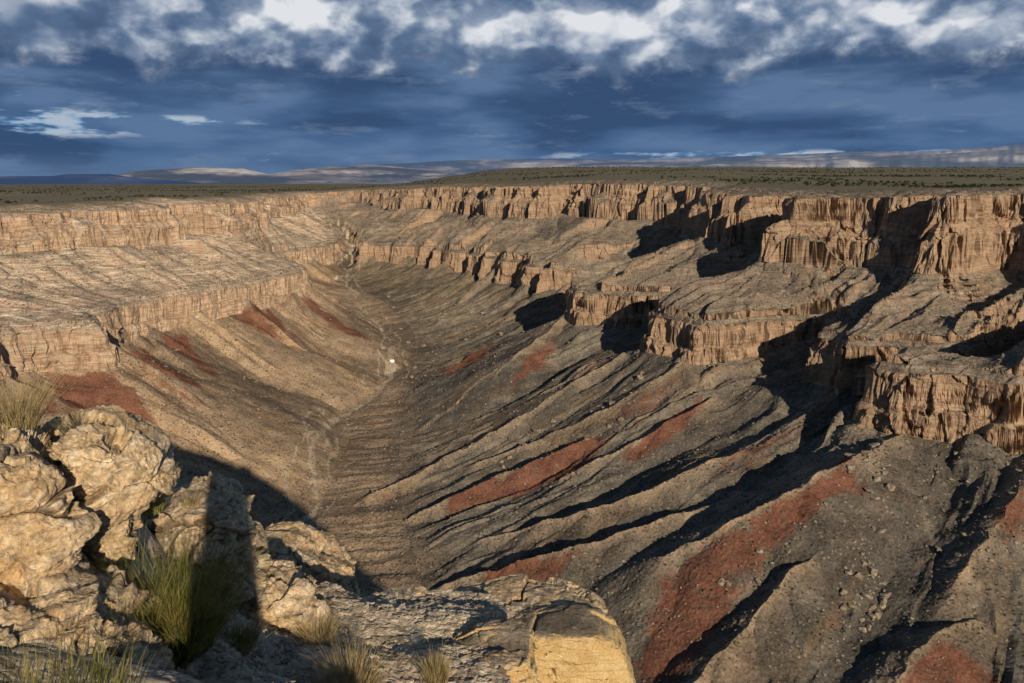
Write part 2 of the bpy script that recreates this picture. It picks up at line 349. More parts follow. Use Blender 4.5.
# ---------------------------------------------------------------- scene helpers
def tag(o, label=None, cat=None, group=None, kind=None):
    if label: o['label'] = label
    if cat: o['category'] = cat
    if group: o['group'] = group
    if kind: o['kind'] = kind
    return o
def mesh_from(name, V, quads, mat, smooth=True, attrs=None, tris=None):
    """numpy vertices and faces -> one mesh object"""
    me = bpy.data.meshes.new(name)
    V = np.ascontiguousarray(V, dtype=f32)
    faces = []
    if quads is not None and len(quads): faces.append((np.asarray(quads, np.int32), 4))
    if tris is not None and len(tris): faces.append((np.asarray(tris, np.int32), 3))
    me.vertices.add(len(V)); me.vertices.foreach_set('co', V.ravel())
    loops = np.concatenate([q.ravel() for q, k in faces]); me.loops.add(len(loops)); me.loops.foreach_set('vertex_index', loops)
    tot = np.concatenate([np.full(len(q), k, np.int32) for q, k in faces])
    me.polygons.add(len(tot)); me.polygons.foreach_set('loop_start', np.concatenate([[0], np.cumsum(tot)[:-1]]).astype(np.int32))
    me.polygons.foreach_set('use_smooth', np.full(len(tot), smooth, bool))
    for an, (ty, arr) in (attrs or {}).items():
        a = me.attributes.new(an, ty, 'POINT')
        a.data.foreach_set({'FLOAT': 'value', 'FLOAT_VECTOR': 'vector', 'FLOAT_COLOR': 'color'}[ty], np.ascontiguousarray(arr, f32).ravel())
    me.update(calc_edges=True)
    me.materials.append(mat)
    o = bpy.data.objects.new(name, me); COL.objects.link(o)
    return o
def grid_quads(nr, nc):
    i = np.arange((nr-1)*nc).reshape(nr-1, nc)[:, :-1].ravel()
    return np.stack([i, i+1, i+nc+1, i+nc], -1)

class NT:
    """small helper for writing shader node trees"""
    def __init__(s, tree): s.t = tree; s.t.nodes.clear()
    def n(s, ty, **kw):
        nd = s.t.nodes.new(ty)
        for k, v in kw.items():
            if k.startswith('i_'):
                key = k[2:]; key = int(key) if key.isdigit() else key
                s.put(nd.inputs[key], v)
            else: setattr(nd, k, v)
        return nd
    def put(s, sock, v):
        if hasattr(v, 'is_output') or isinstance(v, bpy.types.NodeSocket): s.t.links.new(v, sock)
        elif isinstance(v, (tuple, list)) and len(v) == 3 and sock.type == 'RGBA': sock.default_value = (*v, 1)
        else: sock.default_value = v
    def math(s, op, a, b=0.5, c=None, clamp=False):
        nd = s.t.nodes.new('ShaderNodeMath'); nd.operation = op; nd.use_clamp = clamp
        s.put(nd.inputs[0], a); s.put(nd.inputs[1], b)
        if c is not None: s.put(nd.inputs[2], c)
        return nd.outputs[0]
    def mul(s, a, b): return s.math('MULTIPLY', a, b)
    def add(s, a, b): return s.math('ADD', a, b)
    def sub(s, a, b): return s.math('SUBTRACT', a, b)
    def rng(s, v, a, b, c=0.0, d=1.0, smooth=True):
        nd = s.t.nodes.new('ShaderNodeMapRange'); nd.interpolation_type = 'SMOOTHSTEP' if smooth else 'LINEAR'
        for i, k in enumerate((v, a, b, c, d)): s.put(nd.inputs[i], k)
        return nd.outputs[0]
    def mix(s, f, a, b, mode='MIX'):
        nd = s.t.nodes.new('ShaderNodeMix'); nd.data_type = 'RGBA'; nd.blend_type = mode
        s.put(nd.inputs['Factor'], f); s.put(nd.inputs[6], a); s.put(nd.inputs[7], b)
        return nd.outputs[2]
    def vmul(s, v, k):
        nd = s.t.nodes.new('ShaderNodeVectorMath'); nd.operation = 'MULTIPLY'; s.put(nd.inputs[0], v); s.put(nd.inputs[1], k); return nd.outputs[0]
    def vadd(s, v, k):
        nd = s.t.nodes.new('ShaderNodeVectorMath'); nd.operation = 'ADD'; s.put(nd.inputs[0], v); s.put(nd.inputs[1], k); return nd.outputs[0]
    def noise(s, vec, scale, detail=4, rough=0.55, dist=0.0, col=False):
        nd = s.t.nodes.new('ShaderNodeTexNoise'); s.put(nd.inputs['Vector'], vec)
        nd.inputs['Scale'].default_value = scale; nd.inputs['Detail'].default_value = detail; nd.inputs['Roughness'].default_value = rough; nd.inputs['Distortion'].default_value = dist
        return nd.outputs['Color' if col else 'Fac']
    def voro(s, vec, scale, feature='F1', out='Distance', rand=1.0):
        nd = s.t.nodes.new('ShaderNodeTexVoronoi'); nd.feature = feature; s.put(nd.inputs['Vector'], vec); nd.inputs['Scale'].default_value = scale; nd.inputs['Randomness'].default_value = rand
        return nd.outputs[out]
    def ramp(s, f, stops, interp='LINEAR'):
        nd = s.t.nodes.new('ShaderNodeValToRGB'); cr = nd.color_ramp; cr.interpolation = interp
        while len(cr.elements) < len(stops): cr.elements.new(0.5)
        for e, (p, c) in zip(cr.elements, stops): e.position = p; e.color = (*c, 1)
        s.put(nd.inputs[0], f); return nd.outputs[0]
    def attr(s, name, out='Fac'):
        nd = s.t.nodes.new('ShaderNodeAttribute'); nd.attribute_name = name; return nd.outputs[out]
    def bump(s, h, strength, dist, normal=None):
        nd = s.t.nodes.new('ShaderNodeBump'); nd.inputs['Strength'].default_value = strength; nd.inputs['Distance'].default_value = dist; s.put(nd.inputs['Height'], h)
        if normal is not None: s.put(nd.inputs['Normal'], normal)
        return nd.outputs[0]
    def surface(s, col, rough=0.95, normal=None, spec=0.1):
        b = s.t.nodes.new('ShaderNodeBsdfPrincipled'); s.put(b.inputs['Base Color'], col); s.put(b.inputs['Roughness'], rough); b.inputs['Specular IOR Level'].default_value = spec
        if normal is not None: s.put(b.inputs['Normal'], normal)
        o = s.t.nodes.new('ShaderNodeOutputMaterial'); s.t.links.new(b.outputs[0], o.inputs[0]); return b
def material(name):
    m = bpy.data.materials.new(name); m.use_nodes = True
    return m, NT(m.node_tree)

# ---------------------------------------------------------------- materials: land
def land_material():
    m, t = material('canyon rock and talus')
    P = t.n('ShaderNodeNewGeometry').outputs['Position']
    sep = t.n('ShaderNodeSeparateXYZ', i_0=P); Z = sep.outputs[2]
    cliff = t.attr('cliff'); red = t.attr('red'); plat = t.attr('plateau'); right = t.attr('right'); flow = t.attr('flow', 'Vector'); wash = t.attr('wash'); crest = t.attr('crest'); bench = t.attr('bench')
    big = t.noise(P, 1/90, 3)
    mid = t.noise(P, 1/14, 4)
    fine = t.noise(P, 1/2.2, 5, 0.65)
    # cliffs: beds of sandstone and limestone
    zz = t.add(Z, t.mul(t.sub(big, 0.5), 14))
    zc = t.n('ShaderNodeCombineXYZ', i_0=t.mul(sep.outputs[0], 0.012), i_1=t.mul(sep.outputs[1], 0.012), i_2=t.mul(zz, 0.19)).outputs[0]
    beds = t.noise(zc, 1.0, 5, 0.6)
    c = t.ramp(beds, [(0.30, (0.19, 0.12, 0.075)), (0.40, (0.34, 0.225, 0.135)), (0.47, (0.42, 0.30, 0.19)), (0.50, (0.22, 0.145, 0.09)), (0.54, (0.40, 0.25, 0.145)), (0.62, (0.46, 0.35, 0.235)), (0.66, (0.26, 0.18, 0.115)), (0.75, (0.39, 0.28, 0.175))])
    streak = t.noise(t.vmul(P, (0.15, 0.15, 0.045)), 1.0, 5, 0.65)
    c = t.mix(t.rng(streak, 0.52, 0.72), c, (0.20, 0.118, 0.068))
    c = t.mix(t.rng(streak, 0.46, 0.3, 0, 0.5), c, (0.52, 0.40, 0.26))
    c = t.mix(t.rng(t.noise(P, 1/30, 3), 0.5, 0.72, 0, 0.6), c, (0.26, 0.17, 0.10))
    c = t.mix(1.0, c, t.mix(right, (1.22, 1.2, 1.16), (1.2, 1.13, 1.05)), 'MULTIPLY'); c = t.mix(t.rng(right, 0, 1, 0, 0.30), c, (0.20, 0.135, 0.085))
    c = t.mix(0.5, c, t.mix(fine, (0.35, 0.35, 0.35), (1.3, 1.3, 1.3)), 'MULTIPLY')
    # talus
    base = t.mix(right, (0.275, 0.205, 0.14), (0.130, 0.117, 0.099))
    far = t.rng(sep.outputs[1], 1000, 1700)
    base = t.mix(t.mul(far, right), base, (0.17, 0.14, 0.1))
    tanned = t.noise(t.vmul(flow, (1/26, 1/300, 1)), 1.0, 4, 0.6)
    base = t.mix(t.rng(tanned, 0.5, 0.72), base, t.mix(right, (0.34, 0.235, 0.145), (0.20, 0.145, 0.095)))
    st = t.noise(t.vmul(flow, (1/5, 1/90, 1)), 1.0, 5, 0.65)
    base = t.mix(1.0, base, t.mix(st, (0.45, 0.45, 0.45), (1.5, 1.5, 1.5)), 'MULTIPLY')
    base = t.mix(t.rng(mid, 0.52, 0.7, 0, 0.45), base, (0.20, 0.165, 0.12))
    fans = t.noise(t.vmul(flow, (1/75, 1/420, 1)), 1.0, 4, 0.6)
    base = t.mix(1.0, base, t.mix(t.rng(fans, 0.34, 0.66), (0.66, 0.66, 0.68), (1.4, 1.36, 1.28)), 'MULTIPLY')
    beds2 = t.noise(t.n('ShaderNodeCombineXYZ', i_0=t.mul(sep.outputs[0], 0.006), i_1=t.mul(sep.outputs[1], 0.006), i_2=t.mul(zz, 0.30)).outputs[0], 1.0, 3, 0.6)
    bc = t.ramp(beds2, [(0.34, (0.165, 0.13, 0.09)), (0.45, (0.26, 0.20, 0.138)), (0.485, (0.39, 0.32, 0.235)), (0.50, (0.21, 0.15, 0.105)), (0.55, (0.30, 0.185, 0.125)), (0.58, (0.22, 0.175, 0.12)), (0.63, (0.40, 0.33, 0.24)), (0.68, (0.25, 0.2, 0.14))])
    bc = t.mix(1.0, bc, t.mix(right, (1.5, 1.46, 1.38), (1, 1, 1)), 'MULTIPLY'); bc = t.mix(t.rng(right, 0, 1, 0, 0.46), bc, (0.115, 0.092, 0.068))  # right bench darkened in the colour for slopes at grazing sun
    bc = t.mix(1.0, bc, t.mix(st, (0.6, 0.6, 0.6), (1.4, 1.4, 1.4)), 'MULTIPLY')
    def greyer(col, f):
        bw = t.n('ShaderNodeRGBToBW', i_0=col).outputs[0]; return t.mix(f, col, t.n('ShaderNodeCombineColor', i_0=t.mul(bw, 1.05), i_1=bw, i_2=t.mul(bw, .9)).outputs[0])
    bc = greyer(bc, 0.3); c = greyer(c, 0.18)
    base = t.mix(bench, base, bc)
    base = t.mix(t.mul(crest, 0.7), base, (0.34, 0.25, 0.165))
    rn = t.noise(P, 1/7, 4, 0.65)
    rst = t.noise(t.vmul(flow, (1/7, 1/70, 1)), 1.0, 4, 0.6); rmask = t.rng(t.add(red, t.add(t.mul(t.sub(rn, 0.5), 1.5), t.mul(t.sub(rst, 0.5), 1.7))), 0.16, 0.78, 0, 0.92)
    rbed = t.noise(t.n('ShaderNodeCombineXYZ', i_2=t.mul(Z, 0.55)).outputs[0], 1.0, 3)
    redc = t.mix(rbed, (0.115, 0.047, 0.031), (0.205, 0.092, 0.060))
    wn = t.noise(P, 1/5, 3, 0.6)
    base = t.mix(t.rng(t.add(wash, t.mul(t.sub(wn, 0.5), 0.8)), 0.22, 0.6, 0, 0.9), base, (0.40, 0.33, 0.24))
    # loose stones and bushes as speckle
    v = t.voro(P, 1/2.6, 'F1', 'Color'); vs = t.n('ShaderNodeSeparateColor', i_0=v)
    vd = t.voro(P, 1/2.6)
    pale = t.mul(t.rng(vs.outputs[0], 0.72, 0.86), t.rng(t.add(vd, t.mul(fine, 0.3)), 0.56, 0.40))
    base = t.mix(t.mul(pale, 0.6), base, (0.30, 0.24, 0.175))
    dark = t.mul(t.rng(vs.outputs[1], 0.72, 0.78), t.rng(vd, 0.42, 0.28))
    base = t.mix(t.mul(dark, 0.75), base, (0.05, 0.05, 0.032))
    base = t.mix(rmask, base, redc)
    base = t.mix(1.0, base, t.mix(t.rng(t.add(t.mul(t.noise(P, 1/1.5, 4, 0.7), 0.62), t.mul(mid, 0.38)), 0.34, 0.68, smooth=False), (0.36, 0.36, 0.34), (1.66, 1.63, 1.56)), 'MULTIPLY')
    # plateau
    pc = t.mix(t.noise(t.vmul(P, (1, 0.35, 1)), 1/160, 5, 0.65), (0.105, 0.095, 0.058), (0.25, 0.215, 0.15))
    pc = t.mix(t.rng(right, 0, 1, 0, 0.45), pc, (0.15, 0.135, 0.085))
    pc = t.mix(0.6, pc, t.mix(fine, (0.4, 0.4, 0.4), (1.4, 1.4, 1.4)), 'MULTIPLY')
    base = t.mix(plat, base, pc)
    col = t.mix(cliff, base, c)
    h = t.add(t.mul(t.noise(P, 1/3.0, 6, 0.7), 1.0), t.mul(vd, -0.25))
    nrm = t.bump(h, 0.75, 1.1)
    t.surface(col, 0.97, nrm, 0.05)
    return m
LAND = land_material()

# ---------------------------------------------------------------- the land: one sheet from below the lookout to the horizon
def build_land():
    az = np.concatenate([np.linspace(-47, -34, 50)[:-1], np.linspace(-34, 34, NCOL), np.linspace(34, 47, 50)[1:]])*math.pi/180
    rr = np.concatenate([np.geomspace(110, 4600, 2300), np.geomspace(4600, 60000, 160)[1:]])
    sx, cy = np.sin(az)[None], np.cos(az)[None]
    H = terrain(rr[:, None]*sx, rr[:, None]*cy)
    dr = np.diff(rr)[:, None]; dz = np.diff(H, axis=0)
    rm = 0.5*(rr[1:]+rr[:-1])[:, None]
    w = np.sqrt((dr*0.30)**2+(1.15*dz)**2)/rm + 2e-5
    w = np.where(rm > 4600, dr/rm*0.02, w)
    w = w.astype(np.float64)
    for rad in (30, 22, 14):                       # spread the row spacing sideways so neighbouring columns stay in step
        cs = np.cumsum(np.pad(w, ((0, 0), (rad+1, rad)), 'edge'), 1); w = (cs[:, 2*rad+1:]-cs[:, :-2*rad-1])/(2*rad+1)
    cum = np.concatenate([np.zeros((1, w.shape[1])), np.cumsum(w, 0)]); cum /= cum[-1:]
    tgt = np.linspace(0, 1, NROW)
    R = np.stack([np.interp(tgt, cum[:, j], rr) for j in range(len(az))], 1)
    X = R*sx; Y = R*cy
    Zt, M = terrain(X, Y, True)
    sr = np.abs(np.gradient(Zt, axis=0))/np.maximum(np.gradient(R, axis=0), .05)
    sa = np.abs(terrain(X+0.6*cy, Y-0.6*sx)-Zt)/0.6
    steep = np.maximum(np.minimum(sr, 6), sa)*(R < 2600)
    cl = np.maximum(M['cliff'], sstep(1.7, 2.8, steep)).astype(f32)
    # cliff faces: beds, joints and blocks pushed in and out along the wall's own normal
    st = 3.0
    gL = np.stack([look('L', X+st, Y)-look('L', X-st, Y), look('L', X, Y+st)-look('L', X, Y-st)]); gR = np.stack([look('R', X+st, Y)-look('R', X-st, Y), look('R', X, Y+st)-look('R', X, Y-st)])
    lowm = M['g'] > -8
    G = np.where(lowm[None], gL, gR); G = G/(np.hypot(G[0], G[1])+1e-4)
    idx = np.nonzero(cl.ravel() > 0.02)[0]
    x = X.ravel()[idx].astype(f32); y = Y.ravel()[idx].astype(f32); z = Zt.ravel()[idx].astype(f32)
    wz = z+2.0*noise2(x/70, y/70, 81)
    b = 1.7*noise2(wz/5.2, x/160+3, 82)+1.2*noise2(wz/1.9, x/90+9, 83)
    j = -1.5*np.clip(0.22-np.abs(noise3(x/13, y/13, z/95, 84)), 0, 1)*4.5-.5*np.clip(0.2-np.abs(noise3(x/5, y/5, z/40, 85)), 0, 1)*5
    _, _, rv = cell3(x/6, y/6, wz/8.5, 86)
    _, _, rvb, tlb = cell3((x+1.5*noise2(x/9, z/9, 88))/11, (y+1.5*noise2(y/9, z/9, 89))/11, wz/24, 90, True)
    d = b+j+1.6*(rv-0.5)+3.0*(rvb-.5)+4.6*tlb+0.4*fbm3(x/4, y/4, z/4, 87, 3)
    dd = np.zeros(X.size, f32); dd[idx] = d*np.minimum(1, cl.ravel()[idx]*1.2); dd = dd.reshape(X.shape)
    sc = lerp(0.75, 1.0, M['right'])
    X2 = X+G[0]*dd*sc; Y2 = Y+G[1]*dd*sc
    # talus and bench roughness: stones
    tm = (1-cl)*(1-M['plateau'])*sstep(2200, 900, R)
    Zt = Zt+tm*(0.75*(0.3-np.abs(noise2(X/5.5, Y/5.5, 91)))+0.5*np.clip(noise2(X/2.3, Y/2.3, 92)-.12, 0, 1)*1.6+0.35*noise2(X/11, Y/11, 93))
    # slow curve of the earth
    Zt = Zt-(R**2)/(2*6.371e6)*0.85
    redm = np.zeros(X.shape)
    px = X+5*noise2(X/17, Y/17, 95)+2*noise2(X/5, Y/5, 97); py = Y+5*noise2(X/17, Y/17, 96)+2*noise2(X/5, Y/5, 98)
    for q in RED_BEDS:
        qx = [a[0] for a in q]; qy = [a[1] for a in q]
        m = (X > min(qx)-20) & (X < max(qx)+20) & (Y > min(qy)-20) & (Y < max(qy)+20)
        if m.any():
            s = np.where(inside(px[m], py[m], q), 1, -1)*seg_dist(px[m], py[m], q)[0]
            redm[m] = np.maximum(redm[m], sstep(-9, 9, s))
    band = sstep(-228, -205, Zt)*sstep(-172, -179, Zt)*sstep(.02, .42, noise2(M['s']/48, M['d']/260, 103)+.3*noise2(M['s']/11, M['d']/120, 104))*sstep(1500, 1200, Y)
    redm = np.maximum(np.maximum(redm, 0.40*band), M['red'])*M['talus']
    wsh = (0.8+1.0*noise2(X/30, Y/30, 94))*np.exp(-(M['Td']/3.6)**2)+(.3+.9*noise2(X/40, Y/40, 101))*np.exp(-((M['Td']-9-11*noise2(X/45, Y/45, 102))/2.2)**2)+0.5*np.exp(-((M['Td']-18-14*noise2(X/60, Y/60, 99))/2.5)**2)
    bench = (1-M['talus'])*(1-M['plateau'])
    V = np.stack([X2, Y2, Zt], -1).reshape(-1, 3)
    A = lambda k: ('FLOAT', np.asarray(k, f32))
    o = mesh_from('canyon_terrain', V, grid_quads(NROW, len(az)), LAND, False, dict(cliff=A(cl), red=A(redm), plateau=A(M['plateau']), right=A(M['right']), wash=A(wsh*M['talus']), crest=A(M['crest']*M['talus']), bench=A(bench),
        flow=('FLOAT_VECTOR', np.stack([M['s'], M['d'], 0*M['s']], -1))))
    tag(o, 'layered desert canyon walls, talus slopes and plateau stretching to the horizon', None, None, 'structure')
    return o
NCOL, NROW = 1150, 1750
build_land()
# ---------------------------------------------------------------- points along the camera's rays
def ray(u, v):
    dx = (u-512)/CF; dy = (341.5-v)/CF
    return np.array([dx, math.cos(PITCH)+dy*math.sin(PITCH), -math.sin(PITCH)+dy*math.cos(PITCH)])
def at(u, v, dist):
    """the point seen at (u, v), dist metres away over the ground"""
    d = ray(u, v); return d*dist/math.hypot(d[0], d[1])

# ---------------------------------------------------------------- materials: near rock, stones, plants
def rock_material(name, warm=0.5, dark=0.0, white=0.5, scale=1.0):
    m, t = material(name)
    P = t.n('ShaderNodeNewGeometry').outputs['Position']
    n1 = t.noise(P, 1.1*scale, 4, 0.6); n2 = t.noise(P, 4.5*scale, 5, 0.65); n3 = t.noise(P, 19*scale, 5, 0.7); n4 = t.noise(t.vmul(P, (5, 5, 16)), scale, 4, 0.6)
    c = t.ramp(n2, [(0.28, (0.30, 0.20, 0.11)), (0.42, (0.50, 0.36, 0.205)), (0.55, (0.63, 0.48, 0.29)), (0.68, (0.70, 0.585, 0.42))])
    c = t.mix(t.rng(n1, 0.50-0.15*warm, 0.72, 0, 0.25+0.6*warm), c, (0.46, 0.285, 0.12))
    c = t.mix(t.rng(n4, 0.55, 0.72, 0, 0.5), c, (0.33, 0.20, 0.105))
    c = t.mix(t.rng(t.noise(P, 2.3*scale, 6, 0.7), 0.54, 0.68, 0, 0.8*white), c, (0.70, 0.63, 0.50))
    c = t.mix(t.rng(t.noise(P, 6.5*scale, 6, 0.75), 0.50-0.1*dark, 0.66, 0, 0.68+0.3*dark), c, (0.17, 0.145, 0.115))
    c = t.mix(t.rng(t.attr('crack'), 0.15, 0.9, 0, 0.75), c, (0.075, 0.058, 0.042))
    c = t.mix(1.0, c, t.mix(t.rng(n3, 0.3, 0.7, smooth=False), (0.52, 0.5, 0.47), (1.36, 1.36, 1.36)), 'MULTIPLY')
    h = t.add(t.mul(n2, 1.0), t.add(t.mul(n3, 0.45), t.mul(t.noise(P, 70*scale, 3, 0.6), 0.16)))
    t.surface(c, 0.92, t.bump(h, 0.9, 0.055/scale), 0.15)
    return m
ROCK = rock_material('pale knobbly limestone')
ROCK_GREY = rock_material('grey weathered limestone', 0.2, 0.6, 0.4)
ROCK_WARM = rock_material('ochre limestone', 1.0, 0.25, 0.2)
def yellow_material():
    m, t = material('fresh yellow sandstone')
    P = t.n('ShaderNodeNewGeometry').outputs['Position']; N = t.n('ShaderNodeNewGeometry').outputs['Normal']
    nz = t.n('ShaderNodeSeparateXYZ', i_0=N).outputs[2]
    n2 = t.noise(P, 3.5, 6, 0.65); n3 = t.noise(P, 17, 5, 0.7); beds = t.noise(t.vmul(P, (0.9, 0.9, 14)), 1.0, 5, 0.6)
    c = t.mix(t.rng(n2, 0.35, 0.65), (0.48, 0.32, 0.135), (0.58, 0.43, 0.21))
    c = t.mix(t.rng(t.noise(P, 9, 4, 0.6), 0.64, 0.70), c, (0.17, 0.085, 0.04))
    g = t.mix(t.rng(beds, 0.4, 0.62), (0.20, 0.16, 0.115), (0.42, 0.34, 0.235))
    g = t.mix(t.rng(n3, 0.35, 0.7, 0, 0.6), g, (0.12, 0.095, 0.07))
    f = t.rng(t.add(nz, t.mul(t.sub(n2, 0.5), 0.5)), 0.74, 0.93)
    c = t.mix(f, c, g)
    c = t.mix(t.rng(t.attr('crack'), 0.2, 0.9, 0, 0.7), c, (0.10, 0.06, 0.03))
    h = t.add(n2, t.add(t.mul(n3, 0.4), t.mul(beds, 0.9)))
    c = t.mix(1.0, c, t.mix(t.rng(t.noise(P, 38, 4, 0.7), 0.3, 0.7, smooth=False), (0.66, 0.64, 0.6), (1.24, 1.24, 1.24)), 'MULTIPLY')
    t.surface(c, 0.95, t.bump(h, 0.85, 0.05), 0.03)
    return m
YELLOW = yellow_material()
def stone_material(name, a, b, scale):
    m, t = material(name)
    P = t.n('ShaderNodeNewGeometry').outputs['Position']
    c = t.mix(t.rng(t.noise(P, scale, 4, 0.6), 0.35, 0.65), a, b)
    c = t.mix(1.0, c, t.mix(t.noise(P, scale*7, 4, 0.7), (0.5, 0.5, 0.5), (1.45, 1.45, 1.45)), 'MULTIPLY')
    t.surface(c, 0.95, t.bump(t.noise(P, scale*5, 5, 0.7), 0.7, 0.25/scale), 0.08)
    return m
BOULDER = stone_material('fallen block', (0.16, 0.13, 0.096), (0.36, 0.29, 0.205), 0.5)
SCREE = stone_material('scree stones', (0.085, 0.072, 0.056), (0.34, 0.275, 0.195), 0.23)
PALE = stone_material('bleached block', (0.74, 0.70, 0.62), (0.80, 0.77, 0.70), 0.4)
PEBBLE = stone_material('flat gravel stones', (0.29, 0.22, 0.15), (0.66, 0.55, 0.39), 4.0)
def leaf_material(name, a, b, scale):
    m, t = material(name)
    P = t.n('ShaderNodeNewGeometry').outputs['Position']
    c = t.mix(t.rng(t.noise(P, scale, 3, 0.6), 0.38, 0.62), a, b)
    d = t.n('ShaderNodeBsdfDiffuse', i_0=c); tr = t.n('ShaderNodeBsdfTranslucent', i_0=c)
    mx = t.n('ShaderNodeMixShader', i_0=0.3); t.t.links.new(d.outputs[0], mx.inputs[1]); t.t.links.new(tr.outputs[0], mx.inputs[2])
    o = t.n('ShaderNodeOutputMaterial'); t.t.links.new(mx.outputs[0], o.inputs[0])
    return m
STRAW = leaf_material('dry straw blades', (0.30, 0.22, 0.10), (0.52, 0.41, 0.20), 9)
GREENSTEM = leaf_material('green broom stems', (0.10, 0.115, 0.028), (0.34, 0.29, 0.085), 5)
TWIG = leaf_material('dead grey twigs', (0.13, 0.11, 0.09), (0.25, 0.22, 0.18), 9)
SAGE = leaf_material('sage leaves', (0.10, 0.105, 0.06), (0.19, 0.185, 0.11), 12)
CANOPY = leaf_material('juniper foliage', (0.022, 0.032, 0.012), (0.055, 0.065, 0.026), 0.4)

# ---------------------------------------------------------------- the promontory under and around the lookout (coarse sheet)
def build_promontory():
    xs = np.arange(-420, 421, 3.0); ys = np.arange(-460, 330, 3.0)
    X, Y = np.meshgrid(xs, ys)
    Z = terrain(X, Y)
    d = np.hypot(X+2, Y-5)
    Z = np.where(d < 60, np.minimum(Z, -2.6-6.5*np.exp(-(d/13)**4)), Z)
    Z = Z+0.5*fbm2(X/9, Y/9, 301, 3)*sstep(10, 30, d)
    i = grid_quads(len(ys), len(xs))
    cx = X.ravel()[i].mean(1); cy = Y.ravel()[i].mean(1); r = np.hypot(cx, cy); az = np.abs(np.degrees(np.arctan2(cx, cy)))
    keep = ~((r > 114) & (az < 46))
    o = mesh_from('rim_promontory', np.stack([X, Y, Z], -1).reshape(-1, 3), i[keep], LAND, True,
        {k: ('FLOAT', np.full(X.size, v, f32)) for k, v in dict(cliff=0.3, red=0, plateau=0, right=0, wash=0, crest=0, bench=1).items()})
    tag(o, 'limestone promontory that carries the lookout above the canyon', None, None, 'structure')
build_promontory()

# ---------------------------------------------------------------- the near ground: gravel slope and ledge of the lookout
EDGE = [tuple(at(*p)[:2]) for p in [(-260, 400, 9.5), (-80, 410, 10.5), (60, 425, 11), (150, 470, 11.5), (200, 500, 11.8), (262, 545, 12.0), (300, 588, 11.5), (380, 590, 11.9), (450, 590, 12.1), (505, 596, 12.0), (522, 612, 11.4), (514, 640, 10.2), (520, 690, 8.9)]]
GROUND_PTS = [(*at(*p), w) for *p, w in [(-200, 410, 9.5, 1), (0, 425, 9.4, 1), (60, 440, 9.8, 1), (170, 520, 11, 1), (230, 545, 11.4, 1), (300, 590, 11.3, 1.5), (380, 591, 11.8, 1.5), (450, 591, 12.0, 1.5), (540, 597, 12.0, 1.5), (600, 622, 11.2, 1),
    (300, 683, 8.3, 1), (430, 683, 8.5, 1.5), (520, 683, 8.8, 1), (610, 683, 9.6, 1), (360, 640, 9.8, 1.5), (440, 635, 10.1, 1.5), (300, 630, 9.8, 1), (200, 640, 8.8, 1), (250, 600, 10.2, 1), (120, 640, 7.6, 1), (20, 640, 6.6, 1), (60, 600, 7.8, 1), (150, 600, 8.8, 1), (-100, 640, 6, 1), (60, 683, 5.9, 1), (180, 683, 7.2, 1)]]
GROUND_PTS += [(x, y, z, 1.0) for x, y, z in [(-3, 3, -4.2), (-1, 3.2, -4.6), (1, 3.5, -4.9), (-6, 3.5, -3.6), (1.2, 6, -5.6), (-8, 6, -3.4)]]
def ground_z(x, y):
    num = 0; den = 0
    for px, py, pz, w in GROUND_PTS:
        k = w/((x-px)**2+(y-py)**2+0.25)**1.8; num = num+k*pz; den = den+k
    return num/den
def near_ground(x, y, detail=True):
    z = ground_z(x, y)
    poly = [(-14, 8.0)]+EDGE+[(0.25, 8.0), (0.6, 5), (1.5, 2.6), (1.6, 0.5), (5, -3), (5, -6), (-20, -6), (-20, 6)]
    wob = 0.35*noise2(x/0.9, y/0.9, 311)+0.12*noise2(x/.3, y/.3, 312)
    s = np.where(inside(x, y, poly), 1, -1)*seg_dist(x, y, poly)[0]+wob
    # the ledge one stands on, with an unseen post added to cast a person's shadow
    lx = x+0.22*noise2(x/.7, y/.7, 313); ly = y+0.3*noise2(x/.8+4, y/.8, 314)
    ledge = sstep(0.9, 0.25, ly)*sstep(1.25, 0.95, lx)*sstep(-5.5, -4.5, lx)
    top = -2.60+0.26*noise2(x/1.1, y/1.1, 315)+0.12*sstep(-.1, 0.5, lx)+0.38*sstep(-0.75, -1.2, lx)-0.3*sstep(-2.2, -3, lx)
    z = lerp(z, top, ledge)
    shadow_post = sstep(0.34, 0.16, np.hypot(lx+0.02, (ly+0.62)*0.8))
    z = z+shadow_post*2.68
    z = np.where(s < 0.25, z-3.2*np.clip(0.25-s, 0, 14)-0.5*sstep(.3, 0, s), z)
    m = (1-np.maximum(ledge, shadow_post))*sstep(-1.5, 0.2, s)
    z = z+m*0.06*fbm2(x/.7, y/.7, 341, 4)+0.02*fbm2(x/.25, y/.25, 342, 2)
    return z, s, np.maximum(ledge, shadow_post)
